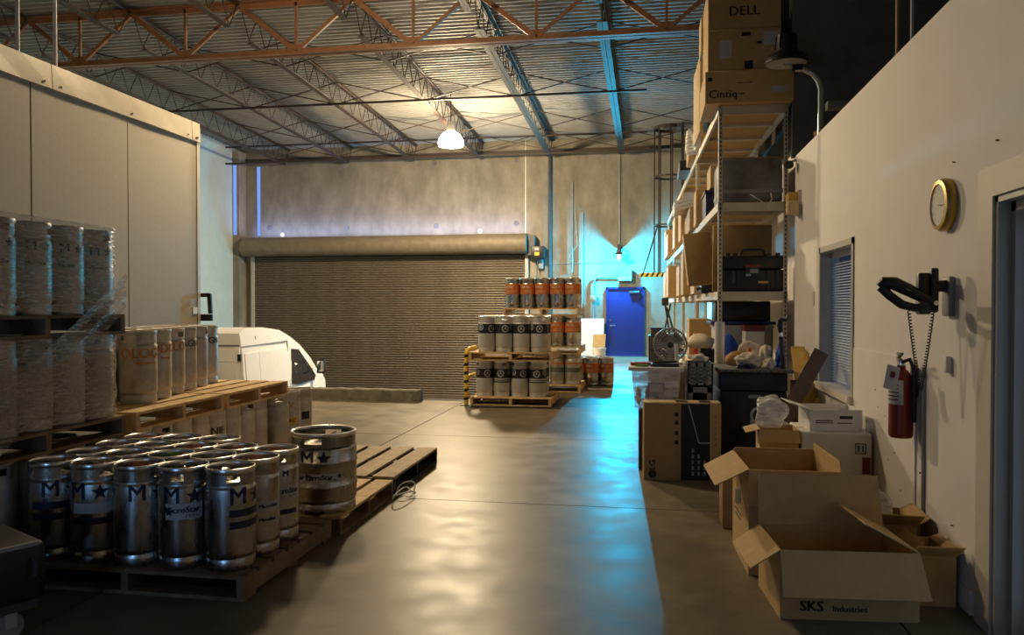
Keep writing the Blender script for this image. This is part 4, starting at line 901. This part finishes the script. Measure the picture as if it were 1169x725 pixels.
lumps('white_bundle', m_cloth, (.62, 9.72, L1+.222), (.15,.16,.10), 'white cloth bundle beside the rack post', 'cloth', 5, 3, .2)
tag(MB().bbx(-.09,.09,-.12,.12,0,.22,.01).build('dark_carton', m_blackpl, None, (.70,9.75,L1)), 'dark box under the white cloth bundle', 'box')
tag(MB().lathe([(0,0),(.05,0),(.05,.42),(.03,.42),(.03,.01),(0,.01)],16).build('film_roll', m_cardwhite, None, (.72,8.36,.9325)), 'tall white roll of plastic film beside the rack post', 'roll')
tag(MB().cyl((0,0,0),(0,0,.34),.04,n=14).lathe([(.04,.34),(.025,.37),(0,.37)],14).build('red_tube', m_redbr, None, (.59,10.3,.801)), 'red tube standing left of the white cloth bundle', 'tube')
carton(.44,.70,10.1,10.5,0,.80,'brown carton column on the floor under the red tube',m_carddk)
# ================================================================== CLUTTER ALONG THE RIGHT
# flat-screen carton
tvw = .66
tv = carton(-.045, -.045+tvw, 6.98, 7.20, 0, .68, 'flat-screen carton printed LG, standing on edge on the floor', m_carddk, R(3), tape=False)
d = -.11
MB().bx(-.01, .235, d-.002, d+.001, .008, .672).build('black_print', m_black, tv); MB().bx(.235, .328, d-.0025, d+.001, .008, .672).build('tan_strip', m_card, tv)
MB().bx(-.328, .328, -.09, .09, .68, .6815).build('top_label', m_cardpale, tv)
for x in (.0, .2): MB().bx(x-.05, x+.05, -.08, .06, .6815, .683).build('printed_mark', m_black, tv)
text('LG', .075, m_black, tv, (-.255, d-.004, .135), (R(90),R(-90),0), bold=.002); MB().cyl((-.255,d-.003,.055),(-.255,d+.001,.055),.034,n=20).build('round_mark', m_black, tv)
for z in (.56,.49,.40,.32): MB().bx(-.065,-.035,d-.002,d+.001,z,z+.035).build('printed_mark', m_black, tv)
MB().beam((.055,d-.003,.66),(.14,d-.003,.335),.002,.006).beam((.14,d-.003,.335),(.235,d-.003,.335),.002,.006).build('white_line', m_label, tv)
for i in range(3):
    for j in range(5 - i): MB().bx(.08+.05*i, .10+.05*i, d-.003, d+.001, .05+.05*j, .085+.05*j).build('printed_mark', m_grey, tv)
for j in range(6): MB().bx(.27, .29, d-.0035, d+.001, .30+.05*j, .335+.05*j).build('printed_mark', m_carddk, tv)
# dark base box, clear tote with lid clutter
tag(MB().bbx(-.21,.21,-.24,.24,0,.565,.015).bx(-.18,.18,-.243,-.24,.40,.50).build('grey_case', m_darkgrey, None, (.12,7.62,0)), 'dark grey case on the floor under the clear tote', 'case')
to = empty('clear_tote', (.07, 7.62, .57), 0, 'clear plastic storage tote with white rim, piled with small things', 'tote')
mb = MB(); nn = []
for z, s in ((0,.86),(.36,1.0)):
    nn += [(-.225*s,-.22*s,z),(.225*s,-.22*s,z),(.225*s,.22*s,z),(-.225*s,.22*s,z)]
mb.add(nn, [(0,3,2,1),(0,1,5,4),(1,2,6,5),(2,3,7,6),(3,0,4,7)]); mb.build('tub', m_tote, to)
MB().bbx(-.255,.255,-.25,.25,.35,.385,.012).build('lid', m_cardwhite, to)
MB().bx(-.075,.075,-.222,-.205,.14,.24).build('card_holder', m_grey, to); MB().bx(-.062,.062,-.2235,-.206,.152,.228).build('card', m_label, to)
for i in range(5): lumps('clear_tote_item', [m_cloth,m_grey,m_darkgrey,m_label,m_cloth][i], (-.09+.08*i, 7.62, .58), (.026,.07,.10), ('crumpled cloth','grey part','dark part','white part','pale rag')[i]+' seen inside the clear tote', 'clutter', i, 2, .2)
tag(MB().bbx(-.11,.11,-.06,.06,0,.03,.008).build('orange_binder', m_redbr, None, (-.06,7.62,.957)), 'red-orange folder lying on the clear tote', 'folder')
tag(MB().bbx(-.12,.14,-.07,.07,0,.025,.008).tube([(-.1,.02,.03),(.12,-.05,.05)],.012,6).build('black_tool', m_blackpl, None, (.14,7.50,.957)), 'flat black tool lying on the clear tote lid', 'tool')
tag(MB().cyl((0,0,0),(.05,0,.0),.012,n=8).bx(-.06,.06,-.01,.01,-.01,.012).build('green_marker', M('green_marker',(.25,.5,.05),.5), None, (-.06,7.42,.968)), 'small green marker on the tote edge', 'marker')
# fan
fn = empty('desk_fan', (.22, 8.30, .0), 0, 'old grey round cage fan standing behind the clear tote', 'fan')
fc = (-.0, -.0, 1.12)
for i in range(40):
    t = 2*math.pi*i/40
    MB().tube([(fc[0]+.03*math.cos(t), -.10, fc[2]+.03*math.sin(t)), (fc[0]+.10*math.cos(t), -.095, fc[2]+.10*math.sin(t)), (fc[0]+.165*math.cos(t), -.05, fc[2]+.165*math.sin(t)), (fc[0]+.165*math.cos(t), .02, fc[2]+.165*math.sin(t)), (fc[0]+.05*math.cos(t), .05, fc[2]+.05*math.sin(t))], .0038, 5).build('cage_wire', m_frame, fn)
for q_ in (.055,.085,.115,.14):
    MB().lathe([(q_-.004,-.098),(q_+.004,-.098),(q_+.004,-.09),(q_-.004,-.09),(q_-.004,-.098)], 28, fc, ax='y').build('cage_ring', m_frame, fn)
mb = MB(); mb.lathe([(.158,-.06),(.176,-.06),(.176,.03),(.158,.03),(.158,-.06)], 28, fc, ax='y'); mb.build('cage_rim', m_frame, fn)
for i in range(4):
    t = R(90*i+20); mb = MB(); a0, a1 = t, t+.9
    mb.sheet((fc[0]+.03*math.cos(a0),-.03,fc[2]+.03*math.sin(a0)),(fc[0]+.145*math.cos(a0),-.045,fc[2]+.145*math.sin(a0)),(fc[0]+.145*math.cos(a1),-.005,fc[2]+.145*math.sin(a1)),(fc[0]+.03*math.cos(a1),-.02,fc[2]+.03*math.sin(a1)),.004); mb.build('blade', m_darkgrey, fn)
MB().cyl((0,-.02,fc[2]),(0,.14,fc[2]),.055,.045,n=16).cyl((0,-.06,fc[2]),(0,-.02,fc[2]),.03,n=14).build('motor', m_darkgrey, fn)
MB().tube([(0,.08,fc[2]-.02),(0,.08,.92)],.018,8).lathe([(.12,0.90),(.12,.925),(.03,.94)],20,(0,.08,0)).build('stand', m_grey, fn)
tag(MB().bbx(-.2,.2,-.2,.25,0,.898,.012).build('fan_plinth', m_carddk, None, (.22,8.33,0)), 'brown carton column standing under the desk fan', 'box')
tag(MB().tube([(0,0,0),(-.01,0,.2)],.018,8).bx(-.05,.05,-.03,.03,.0,.02).build('white_stand', m_cardwhite, None, (.27,7.72,.957)), 'short white stand on the tote in front of the fan', 'stand')
# grey crates next to the tote
for i, z in enumerate((.56, .78)):
    o = empty('plastic_crate', (.47, 7.66, z), 0, 'grey slotted plastic crate, %s of the two beside the tote' % ('lower','upper')[i], 'crate', 'grey plastic crates')
    mb = MB(); w2, d2_, h2 = .115, .2, .21
    mb.bx(-w2,w2,-d2_,d2_,0,.01); mb.bx(-w2,-w2+.01,-d2_,d2_,0,h2).bx(w2-.01,w2,-d2_,d2_,0,h2).bx(-w2,w2,d2_-.01,d2_,0,h2)
    if i: 
        mb.bx(-w2,w2,-d2_,-d2_+.01,h2-.03,h2).bx(-w2,w2,-d2_,-d2_+.01,0,.03)
        for r_ in range(4): mb.bx(-w2,w2,-d2_,-d2_+.01,.045+.035*r_,.06+.035*r_)
        for c_ in range(4): mb.bx(-w2+.005+.07*c_,-w2+.025+.07*c_,-d2_,-d2_+.01,0,h2)
    else:
        mb.bx(-w2,-w2+.05,-d2_,-d2_+.01,0,h2).bx(w2-.05,w2,-d2_,-d2_+.01,0,h2).bx(-w2,w2,-d2_,-d2_+.01,h2-.05,h2)
    mb.build('crate_body', m_grey, o)
tag(MB().bbx(-.125,.125,-.22,.22,0,.556,.01).build('crate_base', m_darkgrey, None, (.475,7.66,0)), 'dark box on the floor under the grey crates', 'box')
tag(lumps('rag', m_cloth, (.47,7.7,.993), (.08,.10,.04), 'pale crumpled rag on top of the grey crates', 'cloth', 21, 4, .26, fr=(4,10)), None)
# black trunk
tr = empty('storage_chest', (.955, 8.05, 0), R(2), 'large black storage chest with worn flat lid behind the flat-screen carton', 'chest')
MB().bbx(-.30,.30,-.42,.40,0,.72,.012).build('chest_body', m_blackpl, tr); MB().bbx(-.305,.305,-.425,.405,.725,.895,.012).build('chest_lid', m_blackpl, tr)
MB().bbx(-.33,.35,-.47,.42,.90,.93,.008).build('lid_mat', M('worn_grey_mat',(.13,.12,.10),.7,var=.3,scale=20), tr)
for i in range(11): MB().cyl((-.30+.06*i,-.475,.915),(-.30+.06*i,-.465,.915),.008,n=6).build('mat_rivet', m_grey, tr)
MB().bx(-.05,.06,-.428,-.42,.66,.69).build('latch_plate', m_frame, tr)
mb = MB(); mb.lathe([(.062,-.01),(.085,-.01),(.085,.01),(.062,.01),(.062,-.01)],24,(.05,-.435,.50),ax='y'); tag(mb.build('tape_ring', m_cardwhite, tr), None)
MB().bx(-.035,.045,-.436,-.424,.36,.46).build('white_tag', m_label, tr)
# things on the trunk lid
Lz = .932
lumps('white_cloth', m_cloth, (.93, 7.84, Lz), (.11,.08,.08), 'crumpled off-white cloth at the front of the trunk lid', 'cloth', 31, 4, .26, fr=(4,10))
lumps('white_cloth', m_cloth, (1.12, 7.73, Lz), (.058,.07,.055), 'smaller white cloth beside the crumpled cloth on the trunk', 'cloth', 32, 4, .26, fr=(4,10))
lumps('cream_cushion', m_cloth, (1.12, 8.0, Lz), (.06,.07,.11), 'cream cushion at the back of the trunk lid', 'cushion', 33, 4, .26, fr=(4,10))
lumps('plush_toy', m_tan, (.86, 8.10, Lz), (.10,.09,.08), 'tan soft toy behind the white cloth on the trunk', 'toy', 34, 3, .15)
lumps('orange_mitten', M('orange_red_cloth',(.60,.10,.02),.8), (.985, 8.06, Lz+.0), (.022,.022,.10), 'small orange-red glove on the tan soft toy', 'glove', 35, 3, .2)
lumps('blue_cloth', m_bluecl, (1.245, 7.92, Lz), (.035,.07,.13), 'royal blue cloth at the right end of the trunk lid', 'cloth', 36, 4, .26, fr=(4,10))
lumps('navy_cloth', m_navy, (.90, 7.66, Lz), (.08,.04,.03), 'navy rag at the front edge of the trunk lid', 'cloth', 37, 4, .26, fr=(4,10))
lumps('white_bundle', m_cloth, (1.00, 8.27, Lz), (.11,.09,.13), 'white cloth heap behind the cream cushion', 'cloth', 38, 4, .26, fr=(4,10))
pg = empty('monopod', (1.245, 7.70, Lz), 0, 'black pole with a pistol grip head standing on the trunk', 'pole')
MB().tube([(0,0,0),(-.02,.02,.30)],.022,10).build('pole', m_blackpl, pg); MB().tube([(-.02,.02,.30),(-.022,.02,.34)],.016,10).build('collar', m_chrome, pg)
MB().tube([(-.022,.02,.34),(-.03,.02,.40),(-.025,.02,.46)],[.020,.028,.024],10).tube([(-.03,.02,.46),(.03,.02,.455),(.045,.02,.50)],[.022,.016,.012],8).build('pistol_grip', m_blackpl, pg)
# slanted board and yellow step stool by the wall
pk = tag(MB().beam((.80,6.62,.06),(1.55,7.56,1.10),.13,.03,up=(0,-1,.3)).build('slanted_plank', m_stain, None), 'long dark brown plank slanting up across the black chest', 'plank')
MB().beam((1.0,6.86,.33),(1.14,7.035,.53),.135,.036,up=(0,-1,.3)).build('white_tape', m_cardwhite, pk)
ss = empty('step_stool', (1.445, 7.98, 0), 0, 'yellow wooden step stool folded against the wall past the window', 'stool')
MB().beam((.0,-.1,.80),(.04,.35,1.10),.13,.03).build('slanted_seat', m_plywood, ss)
MB().tube([(.09,.33,1.09),(.10,.2,1.05),(.12,-.2,.55),(.12,-.2,0)],.014,8).build('frame_tube', m_brass, ss); MB().tube([(-.02,.33,1.09),(.10,.33,1.10)],.012,8).build('cross_tube', m_brass, ss)
MB().bx(-.04,.10,-.28,-.24,0,.80).build('front_board', m_plywood, ss); MB().bx(-.135,-.05,-.30,-.26,0,.83).build('dark_board', m_stain, ss)
MB().lathe([(.02,-.02),(.055,-.02),(.055,.02),(.02,.02),(.02,-.02)],16,(.125,-.3,.62),ax='y').build('caster', m_brass, ss)
# --- small carton with a white bag, boxes by the window
tag(MB().bbx(-.20,.20,-.18,.2,0,.40,.01).build('low_black_case', m_blackpl, None, (.86,6.05,0)), 'black case on the floor under the small bag carton', 'case')
tag(MB().bbx(-.14,.12,-.06,.06,0,.03,.008).tube([(-.12,-.03,.03),(.0,.03,.06),(.12,-.02,.035)],.008,6).build('metal_parts', m_chrome, None, (.72,5.65,.45)), 'small heap of metal parts in front of the bag carton', 'parts')
tag(MB().bbx(-.2,.16,-.12,.12,0,.45,.01).build('tan_block', m_carddk, None, (.70,5.66,0)), 'brown carton under the metal parts', 'box')
def flapbox(x, y, w, dp, h, rz, label, mat, flaps, z=0, prints=(), t=.006, fill=None, tri=None):
    """open carton; (x,y) is the front-left corner; flaps: side -> (angle from upright, length)"""
    o = empty('open_carton', (x, y, z), rz, label, 'box', 'open cartons')
    MB().bx(0,w,0,t,0,h).build('front_side', mat, o); MB().bx(0,w,dp-t,dp,0,h).build('back_side', mat, o)
    MB().bx(0,t,t,dp-t,0,h).build('left_side', mat, o); MB().bx(w-t,w,t,dp-t,0,h).build('right_side', mat, o); MB().bx(t,w-t,t,dp-t,0,t).build('bottom', mat, o)
    for sd, (ang, ln) in flaps.items():
        a = R(ang); ou, upz = math.sin(a)*ln, math.cos(a)*ln; e = .012
        if sd == 'front': q = [(0,0,h),(w,0,h),(w+e,-ou,h+upz),(-e,-ou,h+upz)]
        if sd == 'back': q = [(0,dp,h),(w,dp,h),(w-e,dp+ou,h+upz),(e,dp+ou,h+upz)]
        if sd == 'left': q = [(0,0,h),(0,dp,h),(-ou,dp-e,h+upz),(-ou,e,h+upz)]
        if sd == 'right': q = [(w,0,h),(w,dp,h),(w+ou,dp-e,h+upz),(w+ou,e,h+upz)]
        MB().sheet(*q, t).build('flap', mat, o)
    for p in prints:
        if p[0] == 'Lbar': MB().bx(-.0015, 0, p[1]-p[3]/2, p[1]+p[3]/2, p[2]-p[4]/2, p[2]+p[4]/2).build('printed_mark', m_black, o)
        elif p[0] == 'bar': MB().bx(p[1]-p[3]/2, p[1]+p[3]/2, -.0015, 0, p[2]-p[4]/2, p[2]+p[4]/2).build('printed_mark', m_black, o)
        else: text(p[0], p[1], m_black, o, (p[2], -.002, p[3]), bold=p[1]*p[4])
    return o
flapbox(.785, 5.84, .265, .28, .235, R(-2), 'small open carton holding a white plastic bag', m_card, {'front': (165,.09), 'left': (105,.10), 'back': (160,.06)}, z=.405)
def bag(name, c, s, label, seed):
    o = lumps(name, m_bag, c, s, label, 'bag', seed, 4, .22, fr=(3,8)); return o
bag('plastic_bag', (.875, 5.975, .645), (.10,.10,.13), 'white plastic bag bulging out of the small carton', 51)
carton(1.075, 1.545, 5.86, 6.36, 0, .625, 'white carton with up-arrows mark standing by the wall under the window', m_cardwhite, 0, prints=(('bar',.16,.52,.075,.075),('lab',.16,.52,.062,.062),('bar',.145,.52,.012,.045),('bar',.175,.52,.012,.045)))
MB().bx(.170,.225,-.2525,-.249,.34,.46).build('red_label', m_red, bpy.data.objects[[o.name for o in bpy.data.objects if o.get('label','').startswith('white carton with up-arrows')][0]])
flapbox(1.14, 5.92, .36, .34, .155, R(3), 'shallow open white carton with small print on the white carton', m_cardwhite, {'left': (72,.14), 'back': (165,.10)}, z=.627, prints=(('bar',.25,.10,.09,.022),('bar',.10,.075,.12,.006),('bar',.10,.06,.12,.006),('bar',.24,.06,.10,.006)))
# --- the two big open cartons and a third by the wall
flapbox(.56, 4.60, .50, .60, .60, R(2.5), 'tall open carton in the middle, left flap folded down', m_card, {'left': (118,.21), 'front': (172,.20), 'back': (-4,.02), 'right': (-6,.06)}, prints=(('Lbar',.30,.38,.05,.09),('Lbar',.38,.36,.06,.09),('Lbar',.46,.34,.05,.09),('Lbar',.38,.27,.24,.012),('Lbar',.38,.24,.20,.012)))
flapbox(.635, 3.99, .655, .46, .335, R(5), 'nearest open carton with front flap hanging, printed SKS Industries', m_card, {'front': (150,.22), 'left': (125,.17), 'back': (12,.27), 'right': (-62,.28)}, prints=(('SKS',.072,.15,.064,.045),('Industries',.042,.33,.056,.03)))
flapbox(1.14, 4.72, .34, .40, .30, R(-4), 'smaller open carton by the wall holding a white bag', m_carddk, {'front': (55,.14), 'left': (-30,.12), 'right': (60,.08)})
flapbox(1.335, 4.28, .20, .34, .26, R(2), 'narrow open carton with a bright flap against the wall', m_card, {'front': (50,.10), 'right': (62,.045), 'left': (-40,.08)})
bag('plastic_bag', (1.335, 4.93, .008), (.072,.09,.27), 'white plastic bag standing in the carton by the wall', 53)
# ================================================================== OFFICE WALL FITTINGS
# clock
ck = empty('wall_clock', (XR, 4.56, 2.065), 0, 'oval-looking round brass wall clock on the white office wall', 'clock')
MB().lathe([(.0,0),(.14,0),(.142,-.03),(.132,-.05),(.112,-.054),(.108,-.045),(.0,-.044)], 40, ax='x').build('rim', m_brass, ck)
MB().lathe([(0,-.0445),(.109,-.0445),(.109,-.046),(0,-.046)], 32, ax='x').build('dial', m_clockface, ck)
for i in range(12):
    t = R(30*i); v, f = text_geo(str(12 if i == 0 else i), .026); mb = MB()
    mb.add([(-.0472, -(.086*math.sin(t)+p.x), .086*math.cos(t)+p.y) for p in v], f); link('numeral', mb.mesh('numeral'), m_stain, ck)
for ln, a, w_ in ((.055, 100, .008), (.08, 95, .005)):
    t = R(a); MB().beam((-.0485,0,0),(-.0485,-ln*math.sin(t),ln*math.cos(t)),.002,w_,up=(1,0,0)).build('hand', m_black, ck)
MB().lathe([(0,-.0525),(.11,-.0525)], 32, ax='x').build('crystal', m_glass, ck)
# wall phone
ph = empty('wall_phone', (XR, 4.50, 1.60), 0, 'black handset phone on a wall bracket with a coiled cord', 'phone')
MB().bbx(-.03, 0, -.055, .055, -.13, .08, .01).build('wall_plate', m_grey, ph)
MB().bbx(-.12,-.02,-.03,.03,.0,.06,.01).bbx(-.17,-.10,-.028,.028,-.05,.10,.01).build('bracket', m_blackpl, ph)
MB().bbx(-.115,-.075,-.05,-.01,-.11,.125,.012).build('clamp_arm', m_blackpl, ph); MB().bbx(-.17,-.11,-.045,.035,-.12,-.04,.012).build('cradle', m_darkgrey, ph)
hs = MB(); hs.tube([(-.10,-.03,-.05),(-.16,-.03,-.025),(-.22,-.02,.01),(-.29,-.02,.045),(-.34,-.01,.05),(-.355,0,.03)],[.024,.030,.034,.036,.032,.024],10)
hs.tube([(-.12,-.03,-.075),(-.19,-.03,-.085),(-.25,-.02,-.068),(-.31,-.015,-.02),(-.352,-.005,.028)],[.018,.022,.024,.024,.026],10); hs.build('handset_loop', m_blackpl, ph)
MB().tube([(-.14,-.052,-.03),(-.28,-.047,.035)],.005,6).build('handset_seam', m_grey, ph)
MB().cyl((-.095,-.05,-.06),(-.095,-.065,-.06),.012,n=10).build('bolt', m_chrome, ph)
def coil(a, b, sag, turns, rad, n):
    a, b = Vector(a), Vector(b); pts = []
    for i in range(n+1):
        t = i/n; c = a.lerp(b, t); c.z -= sag*(1-(2*abs(t-.5))**1.15); th = 2*math.pi*turns*t
        pts.append((c.x+rad*math.cos(th), c.y+rad*.6*math.cos(th), c.z+rad*.5*math.sin(th)))
    return pts
MB().tube(coil((-.215,-.02,-.10),(-.10,-.03,-.11),.42,56,.0085,520), .0036, 5).build('coiled_cord', m_blackpl, ph)
MB().bbx(-.03,0,-.02,.035,-.43,-.34,.005).build('line_socket', m_white2, ph)
# fire extinguisher
fe = empty('fire_extinguisher', (XR-.088, 5.03, .74), 0, 'red fire extinguisher with a hanging tag on the office wall', 'extinguisher')
MB().lathe([(0,0),(.060,0),(.066,.012),(.068,.03),(.068,.33),(.062,.37),(.035,.40),(.024,.41),(.024,.43),(0,.43)], 28).build('cylinder', m_red, fe)
MB().cyl((0,0,.42),(0,0,.465),.022,n=12).build('valve', m_chrome, fe)
MB().beam((-.01,.02,.46),(-.03,-.09,.47),.022,.012).beam((-.01,.02,.475),(-.02,-.075,.505),.022,.01).tube([(0,.02,.46),(.0,.06,.49),(.0,.07,.50)],.008,6).build('lever', m_grey, fe)
MB().tube([(.0,-.02,.45),(.03,-.06,.47),(.045,-.075,.42),(.05,-.08,.25),(.05,-.078,.10)],.012,8).build('hose', m_blackpl, fe)
mb = MB(); vs = []
for i in range(13):
    a = R(-150+i*12); 
    for z in (.20,.345): vs.append((.0695*math.sin(a)*1.0, -.0695*math.cos(a), z))
mb.add(vs, [(2*i,2*i+2,2*i+3,2*i+1) for i in range(12)], 0, True); mb.build('instruction_label', m_label, fe)
for j in range(5):
    mb = MB(); vs = []
    for i in range(7):
        a = R(-100+i*12)
        for z in (.225+.022*j,.232+.022*j): vs.append((.0703*math.sin(a), -.0703*math.cos(a), z))
    mb.add(vs, [(2*i,2*i+2,2*i+3,2*i+1) for i in range(6)]); mb.build('printed_line', m_black, fe)
tg = MB().sheet((-.115,-.05,.30),(-.055,-.085,.28),(-.03,-.085,.42),(-.09,-.05,.44),.003).build('inspection_tag', m_cardwhite, fe)
MB().sheet((-.085,-.071,.365),(-.062,-.084,.36),(-.055,-.084,.395),(-.078,-.071,.40),.002).build('red_mark', m_red, tg)
MB().bx(.06,.085,-.03,.03,.25,.42).build('wall_hook', m_red, fe)
# thin vertical strip beside it, its grey also painting the extinguisher's shadow line
tag(MB().bx(XR-.018, XR-.001, 4.875, 4.89, .12, 1.17).build('strip_and_shade', m_pipe), 'narrow grey strip and painted shadow line on the wall under the phone', 'strip')
# horn strobe at the far end of the office wall
hsb = empty('alarm_horn', (XR, 8.78, 2.60), 0, 'yellowed alarm horn box on the wall beside the rack', 'alarm')
MB().bbx(-.13,0,-.08,.08,-.09,.12,.012).build('case', m_plywood, hsb); MB().bbx(-.15,-.03,-.16,-.07,-.12,.02,.012).build('lens', m_cardpale, hsb); MB().bx(-.03,0,-.10,.10,-.12,.14).build('back_plate', m_framelt, hsb)
# camera on the wall end, conduit strip
sc_ = empty('security_camera', (1.50, 9.0, 3.05), 0, 'small black camera on the rack corner under the wall top', 'camera')
MB().cyl((-.02,-.04,0),(-.02,-.16,-.02),.045,n=14).build('lens_body', m_blackpl, sc_); MB().tube([(0,-.06,.02),(.08,0,.06)],.014,8).build('arm', m_grey, sc_)
# gooseneck lamp on top of the office wall
gl = empty('gooseneck_lamp', (XR+.08, 8.15, oz), 0, 'unlit gooseneck warehouse lamp with dark shade over the office wall', 'lamp')
gp = [(0,0,0),(0,0,.50),(-.02,0,.58),(-.08,0,.66),(-.16,0,.70),(-.24,0,.71)]
MB().tube(gp, .03, 10).build('gooseneck', m_chrome, gl)
sd = MB(); sd.lathe([(.0,.24),(.09,.235),(.10,.10),(.12,.06),(.17,.04),(.20,.0),(.205,-.04),(.195,-.045),(.19,-.005),(.10,.04),(0,.05)],28,(-.33,-.02,.80)); sd.build('shade', m_blackpl, gl)
MB().lathe([(.193,-.042),(.15,-.05),(.0,-.052)],28,(-.33,-.02,.80)).build('diffuser', m_frame, gl)
MB().lathe([(.0,-.075),(.04,-.07),(.05,-.05)],14,(-.33,-.02,.80)).build('bulb', m_frame, gl)
for i in range(8):
    t = 2*math.pi*i/8; MB().beam((-.33+.10*math.cos(t),-.02+.10*math.sin(t),.90),(-.33+.092*math.cos(t),-.02+.092*math.sin(t),1.03),.012,.012).build('fin', m_blackpl, gl)
MB().tube([(0,-.02,.10),(.06,-.08,.05),(.16,-.12,.03),(.28,-.1,.02)],.012,6).build('cable', m_grey, gl)
MB().bbx(-.27,-.17,-.03,.03,.69,.78,.01).build('knuckle', m_blackpl, gl)
tag(MB().box((0,0,.12),(.42,.3,.24),(0,R(-18),R(10))).build('loose_carton', m_carddk, None, (1.98,8.75,oz+.06)), 'tilted brown carton on the office roof behind the wall top', 'box')
tag(MB().bbx(-.1,.1,-.06,.06,0,.08,.01).build('small_fitting', m_grey, None, (1.9,8.6,oz+.40)), 'small pale fitting on the tilted roof carton', 'fitting')
# ================================================================== DARK CART at the lower left
ct = empty('platform_cart', (-2.75, 3.22, 0), R(-28), 'black platform cart with caster wheels at the near left corner', 'cart')
MB().bbx(-.55,0,-.95,0,.17,.44,.03,3).build('cart_tub', m_blackpl, ct); MB().bx(-.52,-.03,-.92,-.03,.13,.17).build('frame', m_darkgrey, ct)
MB().bx(-.012,.004,-.93,-.03,.425,.443).build('lit_edge', m_grey, ct)  # grey strip paints the light caught along the tub's top edge
MB().tube([(.0,-.06,.37),(.025,-.06,.36),(.025,-.06,.30),(.0,-.06,.29)],.008,6).build('grip', m_darkgrey, ct)
for x, y in ((-.06,-.14),(-.48,-.14),(-.06,-.80),(-.48,-.80)):
    MB().lathe([(.0,-.018),(.055,-.018),(.062,-.010),(.062,.010),(.055,.018),(.0,.018)],20,ax='x').build('caster_wheel', m_grey, ct, (x,y,.064))
    MB().beam((x-.026,y,.064),(x-.026,y,.135),.006,.05,up=(0,1,0)).beam((x+.026,y,.064),(x+.026,y,.135),.006,.05,up=(0,1,0)).build('caster_fork', m_frame, ct)
